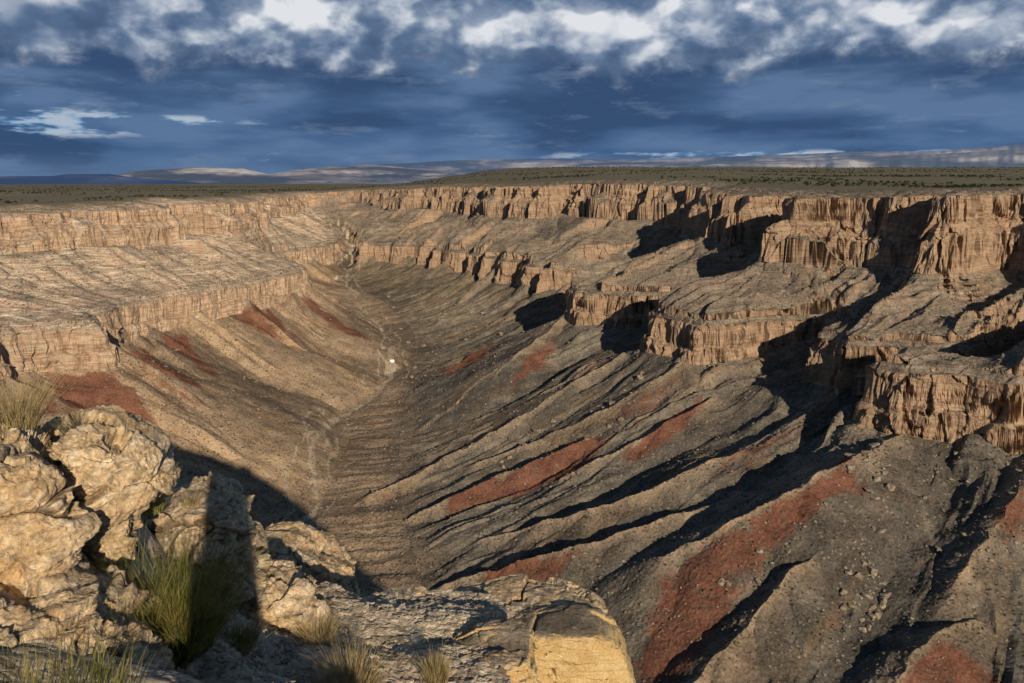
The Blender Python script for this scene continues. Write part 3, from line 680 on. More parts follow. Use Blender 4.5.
def build_ground():
    az = np.concatenate([np.linspace(-100, -37, 160)[:-1], np.linspace(-37, 12.5, 860), np.linspace(12.5, 100, 160)[1:]])*math.pi/180
    r = np.concatenate([np.geomspace(0.5, 8.5, 300)[:-1], np.geomspace(8.5, 18.6, 860), np.geomspace(18.6, 25, 60)[1:]])
    X = r[:, None]*np.sin(az)[None]; Y = r[:, None]*np.cos(az)[None]-3.0
    Z, S, ld = near_ground(X, Y)
    m = (1-ld)*sstep(-1.5, 0.2, S)
    # loose flat stones in three sizes, lying on each other
    wx = X+.05*noise2(X/.2, Y/.2, 321); wy = Y+.05*noise2(X/.2, Y/.2, 322)
    h = 0; tone = 0
    for sc, a, sd in ((5.5, .055, 331), (10, .045, 332), (19, .028, 333)):
        f1, f2, rv = cell3(wx*sc, wy*sc, 0*X+.5, sd)
        k = sstep(0.02, 0.11, f2-f1)*(0.35+0.65*rv)*(rv > (.55 if sc < 7 else .2))
        h = np.maximum(h, a*k*(1+0.5*(rv-.5))+ (0.4*h)); tone = np.where(k > .3, rv, tone)
    Z = Z+m*h*0.35
    o = mesh_from('rim_ground', np.stack([X, Y, Z], -1).reshape(-1, 3), grid_quads(len(r), len(az)), GRAVEL, True, dict(tone=('FLOAT', np.asarray(tone+0*X, f32)), stone=('FLOAT', np.asarray(h*m*14, f32))))
    tag(o, 'gravel covered limestone slope at the canyon rim', None, None, 'structure')
def gravel_material():
    m, t = material('rim gravel')
    P = t.n('ShaderNodeNewGeometry').outputs['Position']
    n1 = t.noise(P, 1.2, 4, 0.6); n2 = t.noise(P, 9, 5, 0.65); n3 = t.noise(P, 45, 4, 0.7)
    stone = t.mix(t.attr('tone'), (0.27, 0.20, 0.135), (0.60, 0.49, 0.35))
    stone = t.mix(t.rng(n2, 0.52, 0.7, 0, 0.6), stone, (0.40, 0.27, 0.15))
    c = t.mix(t.rng(t.attr('stone'), 0.05, 0.32), (0.105, 0.078, 0.052), stone)
    c = t.mix(t.rng(n1, 0.45, 0.7, 0, 0.4), c, (0.22, 0.17, 0.12))
    c = t.mix(1.0, c, t.mix(n3, (0.55, 0.55, 0.55), (1.4, 1.4, 1.4)), 'MULTIPLY')
    t.surface(c, 0.95, t.bump(t.add(n2, t.mul(n3, 0.5)), 0.7, 0.025), 0.1)
    return m
GRAVEL = gravel_material()
build_ground()

# ---------------------------------------------------------------- near boulders: closed blocks shaped from their outline and their depth
def outline_boulder(name, label, outline, dist, depth, mat, back=None, pw=0.44, pd=0.52, amp=0.10, cell=2.6, seed=1, lean=0.0, beds=0.0, nt=340, nf=190, push=0.0, group=None):
    """outline: (u, v) corners seen from the lookout; depth: half thickness towards and away from the lookout"""
    us = [p[0] for p in outline]; vv = [p[1] for p in outline]
    c = at(sum(us)/len(us), sum(vv)/len(vv), dist+push)
    az = math.atan2(c[0], c[1]); nrm = np.array([math.sin(az), math.cos(az), 0]); e1 = np.array([math.cos(az), -math.sin(az), 0])
    pts = []
    for u, v in outline:
        d = ray(u, v); k = (c@nrm)/(d@nrm); q = d*k-c; pts.append((q@e1, q[2]))
    pts = chaikin(pts, 2)
    P2 = np.array(pts+[pts[0]]); cc = P2[:-1].mean(0)
    seg = np.hypot(*np.diff(P2, axis=0).T); cum = np.concatenate([[0], np.cumsum(seg)])
    tt = np.linspace(0, cum[-1], nt, endpoint=False)
    bx = np.interp(tt, cum, P2[:, 0])-cc[0]; bz = np.interp(tt, cum, P2[:, 1])-cc[1]
    ph = np.linspace(0, math.pi, nf)[1:-1]
    rad = np.sin(ph)**pw; dep = np.sign(np.cos(ph))*np.abs(np.cos(ph))**pd
    db = back or depth
    dd = np.where(dep > 0, dep*depth, dep*db)                       # + towards the lookout
    lx = cc[0]+rad[:, None]*bx[None]; lz = cc[1]+rad[:, None]*bz[None]; ly = -dd[:, None]+0*lx
    ly = ly-lean*(lz-cc[1])*-1
    V = c[None, None]+lx[..., None]*e1+ly[..., None]*nrm+np.stack([0*lx, 0*lx, lz], -1)
    poles = np.stack([c+cc[0]*e1-depth*nrm+[0, 0, cc[1]], c+cc[0]*e1+db*nrm+[0, 0, cc[1]]])
    V = V.reshape(-1, 3); n = len(V); nfr = nf-2
    q = np.arange(n).reshape(nfr, nt); q2 = np.roll(q, -1, 1)
    quads = np.stack([q[:-1], q[1:], q2[1:], q2[:-1]], -1).reshape(-1, 4)
    t1 = np.stack([np.full(nt, n), q[0], q2[0]], -1); t2 = np.stack([np.full(nt, n+1), q2[-1], q[-1]], -1)
    V = np.concatenate([V, poles]); tris = np.concatenate([t1, t2])
    # normals of the smooth body
    fn = np.zeros_like(V)
    a, b, d = V[quads[:, 0]], V[quads[:, 1]], V[quads[:, 2]]
    N = np.cross(b-a, d-a)
    for k in range(4): np.add.at(fn, quads[:, k], N)
    fn[-2:] = [-nrm, nrm]; fn /= np.linalg.norm(fn, axis=1, keepdims=True)+1e-9
    if (fn[:n]*(V[:n]-c)).sum() < 0: fn[:n] *= -1; quads = quads[:, ::-1]; tris = tris[:, ::-1]
    x, y, z = V.T
    sx, sy, sz = x+seed*7.3, y+seed*3.1, z+seed*1.7
    low = fbm3(sx*1.15, sy*1.15, sz*1.5, 401, 3)
    fine = fbm3(sx*7, sy*7, sz*9, 403, 5, .6)
    rid = 0.35-np.abs(fbm3(sx*3.1, sy*3.1, sz*5.2, 402, 3))
    wx = sx+0.035*fbm3(sx*2.6, sy*2.6, sz*2.6, 404, 3); wy = sy+.035*fbm3(sx*2.6+9, sy*2.6, sz*2.6, 405, 3); wz = sz+0.03*fbm3(sx*3, sy*3+5, sz*3, 406, 3)
    f1, f2, rv, tl1 = cell3(wx*cell*.62, wy*cell*.62, wz*cell*1.15, 407, True)
    cr = sstep(0.055, 0.0, f2-f1)*sstep(0.0, .3, noise3(sx*1.1, sy*1.1, sz*1.1, 408)+.08)
    g1, g2, rv2, tl2 = cell3(wx*cell*.85, wy*cell*.85, wz*7.5+0.5*low, 409, True)
    cr2 = sstep(0.07, 0.0, g2-g1)*sstep(.1, .35, noise3(sx*1.9, sy*1.9, sz*1.9, 412))
    h1, h2, rv3, tl3 = cell3(wx*cell*6.5, wy*cell*6.5, wz*cell*9.5, 413, True)
    bed = noise2(sz*8+0.5*low, 0.25*sx, 410)+0.7*noise2(sz*19+.4*low, 0.4*sx, 411)
    disp = amp*(0.7*low+0.2*rid+0.26*fine+0.75*(rv-.5)+1.7*tl1+0.62*(rv2-.5)+0.25*tl2+.08*(rv3-.5)+.14*tl3)-0.10*cr-0.03*cr2+(beds+.012)*bed
    V = V+fn*disp[:, None]
    o = mesh_from(name, V, quads, mat, True, dict(crack=('FLOAT', np.clip(cr+0.55*cr2, 0, 1))), tris)
    tag(o, label, 'rock', group)
    return o
outline_boulder('limestone_boulder', 'big pale knobbly limestone block whose nose overhangs the shaded canyon', [(52, 432), (96, 422), (138, 438), (166, 452), (175, 472), (166, 488), (138, 496), (112, 503), (72, 500), (56, 470)], 8.75, 0.72, ROCK, 1.0, seed=1, amp=.10)
outline_boulder('limestone_boulder', 'cream limestone pillar face carrying the overhanging block', [(70, 480), (128, 484), (136, 520), (132, 556), (110, 572), (72, 566)], 8.85, 0.5, ROCK, 0.9, seed=2, amp=.07)
outline_boulder('limestone_boulder', 'rounded cream limestone bulge at the left edge, left of the dark crack', [(-60, 470), (0, 452), (40, 458), (66, 490), (70, 540), (50, 585), (0, 602), (-60, 600)], 8.2, 0.85, ROCK, 1.0, seed=3, amp=.12)
outline_boulder('limestone_boulder', 'orange stained broken rock shelf at the left edge below the straw tuft', [(-80, 432), (-10, 428), (40, 432), (72, 450), (62, 486), (20, 490), (-80, 480)], 9.1, 0.7, ROCK, 1.0, seed=4, amp=.13, cell=3.6)
outline_boulder('limestone_boulder', 'jointed limestone block right of the green bush with the vertical shadow across it', [(150, 508), (186, 496), (236, 494), (250, 520), (262, 560), (252, 600), (226, 622), (160, 612), (140, 560)], 10.6, 0.75, ROCK_GREY, 1.0, seed=5, amp=.10, beds=.02)
outline_boulder('limestone_boulder', 'long broken limestone slab sloping along the bottom left corner', [(-90, 596), (20, 586), (90, 588), (130, 606), (162, 640), (172, 668), (140, 690), (-90, 700)], 7.2, 0.75, ROCK_GREY, 1.0, seed=6, amp=.11, cell=3.4, beds=.03)
outline_boulder('limestone_boulder', 'small rounded stone wedged at the right end of the shadowed block', [(246, 562), (268, 556), (276, 566), (272, 580), (250, 584)], 10.9, 0.22, ROCK, seed=7, amp=.03, nt=160, nf=90)
outline_boulder('limestone_boulder', 'narrow upright stone standing above the small rounded stone at the cliff edge', [(246, 528), (262, 526), (266, 545), (262, 562), (248, 562)], 11.4, 0.25, ROCK, seed=8, amp=.04, nt=160, nf=90)
outline_boulder('limestone_boulder', 'broken rock hump in shade beside the tan grass left of the gravel', [(240, 588), (262, 574), (300, 584), (322, 606), (330, 650), (280, 680), (230, 660)], 10.2, 0.6, ROCK_GREY, 0.8, seed=9, amp=.10, cell=3.4)
outline_boulder('sandstone_ledge', 'yellow lit sandstone ledge jutting out behind the gravel, dark in front', [(252, 546), (282, 540), (326, 552), (352, 568), (356, 592), (300, 600), (250, 590)], 14.0, 0.7, ROCK_WARM, 1.2, seed=10, amp=.07, beds=.05)
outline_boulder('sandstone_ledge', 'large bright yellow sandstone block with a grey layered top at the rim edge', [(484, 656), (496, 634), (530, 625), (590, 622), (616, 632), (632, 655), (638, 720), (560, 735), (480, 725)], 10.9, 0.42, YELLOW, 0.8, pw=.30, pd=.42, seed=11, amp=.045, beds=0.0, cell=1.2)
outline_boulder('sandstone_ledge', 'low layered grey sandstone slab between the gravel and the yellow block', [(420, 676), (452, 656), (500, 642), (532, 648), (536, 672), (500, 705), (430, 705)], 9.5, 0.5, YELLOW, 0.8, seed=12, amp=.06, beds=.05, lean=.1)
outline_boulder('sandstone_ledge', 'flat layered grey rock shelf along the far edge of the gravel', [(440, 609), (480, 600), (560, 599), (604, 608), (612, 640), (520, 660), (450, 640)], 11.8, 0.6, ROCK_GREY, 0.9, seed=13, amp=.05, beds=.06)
outline_boulder('limestone_boulder', 'small flat tan stone lying on the far gravel edge beside the dead tuft', [(408, 592), (420, 588), (430, 592), (424, 596), (408, 596)], 11.7, 0.15, ROCK, seed=14, amp=.02, nt=120, nf=70)

# ---------------------------------------------------------------- plants
def blades(rng, n, h0, h1, spread, base_r, width, curve, droop=0.0):
    """n tapering blades as quads; returns vertices and faces around the origin"""
    V = []; Q = []
    for i in range(n):
        a = rng.uniform(0, 2*math.pi); rr = base_r*math.sqrt(rng.random()); h = rng.uniform(h0, h1)
        bx, by = rr*math.cos(a), rr*math.sin(a)
        la = a+rng.uniform(-.9, .9); tl = spread*(0.25+rr/base_r)*rng.uniform(.4, 1.2)
        wa = rng.uniform(0, math.pi); k = len(V)
        for j in range(5):
            f = j/4; w = width*(1-f*0.85)
            x = bx+math.cos(la)*h*tl*(f*0.6+curve*f*f); y = by+math.sin(la)*h*tl*(f*0.6+curve*f*f); z = h*(f-droop*f*f*tl)
            V += [(x-w*math.cos(wa), y-w*math.sin(wa), z), (x+w*math.cos(wa), y+w*math.sin(wa), z)]
            if j: Q.append((k+2*j-2, k+2*j-1, k+2*j+1, k+2*j))
    return V, Q
def plant(name, label, cat, loc, parts, group=None):
    """a plant: an Empty at its foot, one mesh per part"""
    e = bpy.data.objects.new(name, None); COL.objects.link(e); e.location = [float(c) for c in loc]; e.empty_display_size = .1
    tag(e, label, cat, group)
    for pn, mat, (V, Q) in parts:
        o = mesh_from(pn, np.array(V), np.array(Q), mat, True); o.parent = e
    return e
def ground_hit(u, v):
    d = ray(u, v); h = math.hypot(d[0], d[1]); r = np.linspace(4, 14, 1500); X, Y, Zr = d[0]/h*r, d[1]/h*r, d[2]/h*r
    k = int(np.argmax(near_ground(X, Y)[0] > Zr)); return float(r[k]) if k else 9.0
def tuft(label, u, v, dist, h, n, r, seed, spread=.55, mat=None, cat='grass tuft', lift=0, deadbase=True):
    rng = random.Random(seed); dist = dist or ground_hit(u, v)
    return plant('grass_tuft', label, cat, at(u, v, dist)+[0, 0, lift], [('blades', mat or STRAW, blades(rng, n, h*.55, h, spread, r, .0032, .6, .12))]+([('dead_stems', TWIG, blades(rng, n//5, h*.25, h*.6, spread*1.4, r, .004, .5))] if n > 370 else []))
tuft('straw coloured grass tuft on the rock shelf at the left edge', 14, 432, 9.0, .62, 620, .20, 1, .6)
tuft('broad dry grass tuft, half in shadow, at the bottom centre of the gravel', 352, 690, None, .46, 700, .26, 2, .75)
tuft('narrow yellow grass tuft alone on the sunny gravel', 437, 683, None, .42, 380, .13, 3, .35)
tuft('dim brown grass tuft in the shade beside the rock hump', 318, 642, None, .42, 450, .20, 4, .6)
tuft('tiny dead grey tuft on the far edge of the gravel', 397, 597, None, .32, 70, .12, 5, 1.0, TWIG)
tuft('short yellowish tuft on top of the jointed limestone block', 190, 506, 10.3, .22, 120, .10, 6, .6)
tuft('small green clump under the nose of the overhanging block', 152, 512, 9.9, .34, 220, .12, 7, .5, GREENSTEM)
tuft('fresh green grass in the bottom left corner', 30, 716, None, .42, 360, .55, 8, .35, GREENSTEM)
tuft('green grass shoots near the bottom edge beside the long slab', 92, 708, None, .34, 160, .30, 9, .4, GREENSTEM)
tuft('sparse olive sprig growing on top of the overhanging block', 80, 432, 9.0, .20, 160, .16, 10, .9, SAGE)
def bush(label, u, v, dist, h, n, r, seed, mat, twigs=120, group=None):
    rng = random.Random(seed)
    V = []; Q = []; dist = dist or ground_hit(u, v)
    for c in range(9):                                   # several bunches of unequal height
        a = rng.uniform(0, 6.28); q = r*.75*math.sqrt(rng.random()); hh = h*rng.uniform(.55, 1.05)
        bv, f = blades(rng, n//9, hh*.35, hh, .85, r*.45, .0042, .35); k = len(V)
        V += [(p[0]+q*math.cos(a), p[1]+q*math.sin(a), p[2]) for p in bv]; Q += [tuple(i+k for i in g) for g in f]
    V2, Q2 = blades(rng, n//2, h*.2, h*.65, .9, r*.9, .004, .4)
    k = len(V); V += V2; Q += [tuple(i+k for i in q) for q in Q2]
    return plant('desert_bush', label, 'bush', at(u, v, dist), [('green_stems', mat, (V, Q)), ('dead_twigs', TWIG, blades(rng, twigs, h*.2, h*.55, 1.3, r, .005, .3))], group)
bush('wide green broom-like bush between the limestone blocks', 164, 648, None, .98, 2400, .42, 21, GREENSTEM, 260)
bush('low shaded olive bush right of the big green bush', 238, 646, None, .42, 300, .24, 22, GREENSTEM, 80)
bush('scrubby dead twigs left of the big green bush', 146, 610, None, .45, 160, .28, 23, TWIG, 160)
bush('small grey-green bush beside the yellow sandstone block', 506, 650, None, .42, 380, .24, 24, SAGE, 60)

# ---------------------------------------------------------------- fallen blocks on the talus
def hull_rock(rng, n=16, flat=.75):
    bm = bmesh.new()
    for i in range(n):
        v = Vector((rng.gauss(0, 1), rng.gauss(0, 1), rng.gauss(0, 1))).normalized(); v = Vector((max(-.72, min(.72, v.x)), max(-.66, min(.66, v.y)), max(-.6, min(.6, v.z))*flat))
        bm.verts.new(v*rng.uniform(.85, 1.1))
    r = bmesh.ops.convex_hull(bm, input=bm.verts)
    for g in r['geom_interior']: 
        if g.is_valid: bm.verts.remove(g)
    bmesh.ops.triangulate(bm, faces=bm.faces)
    bmesh.ops.recalc_face_normals(bm, faces=bm.faces)
    return bm
rngB = random.Random(77)
PROTO = []
for i in range(9):
    bm = hull_rock(rngB, 18, rngB.uniform(.6, .9))
    bmesh.ops.bevel(bm, geom=list(bm.edges), offset=.05, segments=1, affect='EDGES', clamp_overlap=True)
    me = bpy.data.meshes.new('fallen_block'); bm.to_mesh(me); bm.free(); me.materials.append(BOULDER); PROTO.append(me)
def region_points(poly_px, n, rng, zone=None):
    """random spots on the land inside a patch of it given by plan corners"""
    xs = [p[0] for p in poly_px]; ys = [p[1] for p in poly_px]; out = []
    while len(out) < n:
        X = np.array([rng.uniform(min(xs), max(xs)) for _ in range(400)]); Y = np.array([rng.uniform(min(ys), max(ys)) for _ in range(400)])
        ok = inside(X, Y, poly_px); out += list(zip(X[ok], Y[ok]))
    return out[:n]
def scatter_blocks(poly, n, smin, smax, label, group, seed):
    rng = random.Random(seed)
    pts = region_points(poly, n*3, rng)
    X = np.array([p[0] for p in pts]); Y = np.array([p[1] for p in pts])
    dens = noise2(X/28, Y/28, 500+seed)+0.3*noise2(X/9, Y/9, 501+seed)
    Z, M = terrain(X, Y, True)
    order = [i for i in np.argsort(-dens-np.array([rng.gauss(0, .28) for _ in dens])) if M['talus'][i] > .5 or M['tb'][i] > 0 and M['cliff'][i] < .1][:n]
    for i in order:
        s = 1.25*(smin+(smax-smin)*rng.random()**2.4)
        o = bpy.data.objects.new('fallen_block', PROTO[rng.randrange(9)]); COL.objects.link(o)
        o.location = (X[i], Y[i], Z[i]+s*.12); o.rotation_euler = (rng.uniform(-.4, .4), rng.uniform(-.4, .4), rng.uniform(0, 6.3)); o.scale = (s*rng.uniform(.8, 1.2), s*rng.uniform(.7, 1.1), s*rng.uniform(.6, 1))
        tag(o, label, 'boulder', group)
for poly, n, a, b, label, group, seed in BLOCK_AREAS: scatter_blocks(poly, n, a, b, label, group, seed)

def merged(name, mats, variants, X, Y, Z, S, rng, kind, label, squash=(1, 1, 1), parts=None):
    """many small copies merged into ONE object for what nobody could count"""
    Vs = []; Fs = []; off = 0
    n = len(X); which = rng.integers(0, len(variants), n); ang = rng.uniform(0, 6.283, n)
    for k, (pv, pf) in enumerate(variants):
        i = np.nonzero(which == k)[0]
        if not len(i): continue
        c, s = np.cos(ang[i])[:, None], np.sin(ang[i])[:, None]
        x = (pv[None, :, 0]*c-pv[None, :, 1]*s)*S[i][:, None]*squash[0]+X[i][:, None]; y = (pv[None, :, 0]*s+pv[None, :, 1]*c)*S[i][:, None]*squash[1]+Y[i][:, None]; z = pv[None, :, 2]*S[i][:, None]*squash[2]+Z[i][:, None]
        Vs.append(np.stack([x, y, z], -1).reshape(-1, 3)); Fs.append((pf[None]+(np.arange(len(i))*len(pv))[:, None, None]).reshape(-1, 3)+off); off += len(i)*len(pv)
    o = mesh_from(name, np.concatenate(Vs), None, mats, False, None, np.concatenate(Fs))
    return tag(o, label, None, None, kind)
def arrays(bm):
    bm.verts.index_update(); V = np.array([v.co[:] for v in bm.verts]); F = np.array([[v.index for v in f.verts] for f in bm.faces]); bm.free(); return V, F
nrng = np.random.default_rng(5)
# scree: small stones over the talus and the benches
def polar_points(n, r0, r1, a0, a1, p=1.0):
    r = r0*(r1/r0)**nrng.random(n); a = np.radians(nrng.uniform(a0, a1, n)); return r*np.sin(a), r*np.cos(a)
X, Y = polar_points(95000, 300, 1500, -36, 36)
Z, M = terrain(X, Y, True); R_ = np.hypot(X, Y)
dn = noise2(X/45, Y/45, 520)+0.7*noise2(X/13, Y/13, 521)
ok = (M['cliff'] < .05) & (M['plateau'] < .1) & (dn+nrng.normal(0, .35, len(X)) > 0.12)
X, Y, Z, R_ = X[ok], Y[ok], Z[ok], R_[ok]
S = (0.30+1.1*nrng.random(len(X))**4)*(0.7+R_/900)
rvar = [arrays(hull_rock(random.Random(90+i), 9, .75)) for i in range(6)]
merged('scree_stones', SCREE, rvar, X, Y, Z+S*.1, S, nrng, 'stuff', 'loose stones scattered over the canyon slopes')
# flat gravel stones in front
X = nrng.uniform(-4.2, 1.6, 20000); Y = nrng.uniform(6.0, 12.8, 20000)
Z, S_, ld = near_ground(X, Y); ok = (S_ > .05) & (ld < .1); X, Y, Z = X[ok], Y[ok], Z[ok]
S = 0.020+0.062*nrng.random(len(X))**2.8
merged('gravel_stones', PEBBLE, rvar, X, Y, Z+.012, S, nrng, 'stuff', 'loose flat stones lying on the rim gravel', (1.2, 1, .75))

# ---------------------------------------------------------------- junipers and scrub
def clump(rng, leaves=46):
    """a ragged little crown of leaf-sized faces around a short trunk"""
    V = []; F = []
    lob = [(rng.uniform(-.5, .5), rng.uniform(-.5, .5), rng.uniform(.35, .95), rng.uniform(.28, .5)) for _ in range(5)]
    for i in range(leaves):
        lx, ly, lz, lr = lob[i % 5]; d = Vector((rng.gauss(0, 1), rng.gauss(0, 1), rng.gauss(0, 1))).normalized(); p = Vector((lx, ly, lz))+d*lr*rng.uniform(.5, 1)
        a = d.orthogonal().normalized()*rng.uniform(.14, .26); b = d.cross(a).normalized()*rng.uniform(.14, .26); k = len(V)
        V += [tuple(p+a), tuple(p-a*.5+b), tuple(p-a*.5-b)]; F.append((k, k+1, k+2))
    k = len(V); V += [(-.07, 0, -.15), (.07, .04, -.15), (0, -.07, -.15), (.03, .03, .6)]; F += [(k, k+1, k+3), (k+1, k+2, k+3), (k+2, k, k+3)]
    return np.array(V), np.array(F)
cvar = [clump(random.Random(200+i)) for i in range(7)]
X, Y = polar_points(42000, 700, 9000, -36, 36)
Z, M = terrain(X, Y, True); R_ = np.hypot(X, Y)
dn = noise2(X/240, Y/500, 530)+0.6*noise2(X/70, Y/120, 531)+0.25*sstep(1500, 4000, R_)
ok = (M['plateau'] > .6) & (dn+nrng.normal(0, .11, len(X)) > .24)
Xp, Yp = X[ok], Y[ok]; Zp = Z[ok]-(R_[ok]**2)/(2*6.371e6)*.85; Sp = (0.9+2.4*nrng.random(len(Xp))**2)*(1+R_[ok]/9000)
merged('juniper_woodland', CANOPY, cvar, Xp, Yp, Zp, Sp, nrng, 'stuff', 'dark juniper woodland dotting the far plateau')
X, Y = polar_points(16000, 420, 2600, -36, 36)
Z, M = terrain(X, Y, True)
ok = (M['plateau'] < .5) & (M['cliff'] < .05) & (noise2(X/60, Y/60, 535)+nrng.normal(0, .3, len(X))+0.35*np.exp(-(M['Td']/60)**2) > .15)
merged('desert_scrub', CANOPY, cvar, X[ok], Y[ok], Z[ok], 0.5+0.7*nrng.random(ok.sum()), nrng, 'stuff', 'low dark scrub dotted over slopes and benches')

# ---------------------------------------------------------------- far mesas
def mesa_material(name, haze, k):
    m, t = material(name)
    P = t.n('ShaderNodeNewGeometry').outputs['Position']
    sep = t.n('ShaderNodeSeparateXYZ', i_0=P)
    n = t.noise(t.vmul(P, (1/1500, 1/1500, 1/170)), 1.0, 5, 0.6)
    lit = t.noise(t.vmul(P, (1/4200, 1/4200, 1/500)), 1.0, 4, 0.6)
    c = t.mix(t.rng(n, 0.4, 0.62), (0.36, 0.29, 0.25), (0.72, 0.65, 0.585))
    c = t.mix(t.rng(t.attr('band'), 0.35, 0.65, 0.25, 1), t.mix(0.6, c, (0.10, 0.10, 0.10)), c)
    c = t.mix(t.rng(lit, 0.44, 0.60), (0.035, 0.045, 0.05), c)  # patches of sun between cloud shadows, painted into the rock colour
    d = t.n('ShaderNodeBsdfDiffuse', i_0=c); e = t.n('ShaderNodeEmission', i_0=(*haze, 1), i_1=1.0)  # distance haze put in as a blue glow of the surface
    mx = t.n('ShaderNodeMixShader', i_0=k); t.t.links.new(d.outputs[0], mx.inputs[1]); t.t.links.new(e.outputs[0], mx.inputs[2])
    o = t.n('ShaderNodeOutputMaterial'); t.t.links.new(mx.outputs[0], o.inputs[0]); return m
def mesa(name, label, tops, dist, depth, mat, seed):
    """a tableland: crest given as (azimuth in px of arc, apparent height in px of arc)"""
    u = np.linspace(tops[0][0], tops[-1][0], 700); az = np.arctan((u-512)/CF)
    hv = np.interp(u, [p[0] for p in tops], [p[1] for p in tops])
    H = (181-hv)/CF*dist
    prof = [(0, -0.05), (.25, .10), (.45, .28), (.6, .50), (.68, .58), (.71, .82), (.80, .88), (.83, 1.0), (1.6, 1.0)]
    rows = []
    for f, k in prof:
        w = 0.30*noise2(u/45, 0*u+f*.6, seed)+0.05*noise2(u/9, 0*u+f, seed+1)
        r = dist-depth*(1-f)+depth*.5*w*(1-abs(f-.6))
        kk = k+(0.10*noise2(u/9, 0*u+f*2, seed+2) if .2 < f < .8 else 0.02*noise2(u/7, 0*u, seed+3))
        rows.append(np.stack([r*np.sin(az), r*np.cos(az), H*kk-60*(1-k)], -1))
    o = mesh_from(name, np.concatenate(rows), grid_quads(len(prof), len(u)), mat, False, dict(band=('FLOAT', np.repeat([1.0 if .45 < k < 1 else 0.0 for f, k in prof], len(u)))))
    tag(o, label, None, None, 'structure')
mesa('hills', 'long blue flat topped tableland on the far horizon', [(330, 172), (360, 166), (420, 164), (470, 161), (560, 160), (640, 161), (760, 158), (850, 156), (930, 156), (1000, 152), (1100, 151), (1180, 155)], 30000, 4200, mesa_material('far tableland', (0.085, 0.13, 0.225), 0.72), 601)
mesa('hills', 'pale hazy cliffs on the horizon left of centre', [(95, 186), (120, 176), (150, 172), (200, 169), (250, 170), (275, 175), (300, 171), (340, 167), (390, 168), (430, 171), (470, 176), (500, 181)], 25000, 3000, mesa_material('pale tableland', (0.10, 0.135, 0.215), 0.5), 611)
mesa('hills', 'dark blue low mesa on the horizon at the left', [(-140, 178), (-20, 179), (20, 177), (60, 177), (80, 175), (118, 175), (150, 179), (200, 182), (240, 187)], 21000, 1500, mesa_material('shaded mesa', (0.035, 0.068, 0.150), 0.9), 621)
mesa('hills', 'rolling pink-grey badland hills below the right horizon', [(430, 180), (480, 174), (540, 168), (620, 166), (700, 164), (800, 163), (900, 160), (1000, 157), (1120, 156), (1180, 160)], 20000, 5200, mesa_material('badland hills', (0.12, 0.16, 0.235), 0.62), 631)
# ---------------------------------------------------------------- the white block on the valley floor
bm = hull_rock(random.Random(12), 14, 1.0)
bmesh.ops.bevel(bm, geom=list(bm.edges), offset=.06, segments=2, affect='EDGES', clamp_overlap=True)
me = bpy.data.meshes.new('white_boulder'); bm.to_mesh(me); bm.free(); me.materials.append(PALE)
o = bpy.data.objects.new('white_boulder', me); COL.objects.link(o); o.scale = (4.4, 3.2, 4.2)
o.location = (PALE_SPOT[0], PALE_SPOT[1], float(terrain(np.array([PALE_SPOT[0]*1.0]), np.array([PALE_SPOT[1]*1.0]))[0])+1.2)
tag(o, 'lone bright white boulder on the valley floor beside the dry wash', 'boulder')

# ---------------------------------------------------------------- camera, sun, sky
cam = bpy.data.cameras.new('camera'); cam.lens = 28; cam.sensor_width = 36; cam.clip_start = 0.05; cam.clip_end = 200000
cam.lens = CF*36/1024
camo = bpy.data.objects.new('camera', cam); COL.objects.link(camo); camo.location = (0, 0, 0); camo.rotation_euler = (math.pi/2-PITCH, 0, 0)
scene.camera = camo
sun = bpy.data.lights.new('sun', 'SUN'); sun.energy = 5.0; sun.angle = math.radians(0.5); sun.color = (1.0, 0.86, 0.69)
suno = bpy.data.objects.new('sun', sun); COL.objects.link(suno)
ld = Vector((SUN_H[0]*math.cos(SUN_EL), SUN_H[1]*math.cos(SUN_EL), -math.sin(SUN_EL)))
suno.rotation_euler = ld.to_track_quat('-Z', 'Y').to_euler(); suno.location = (200, -600, 300)

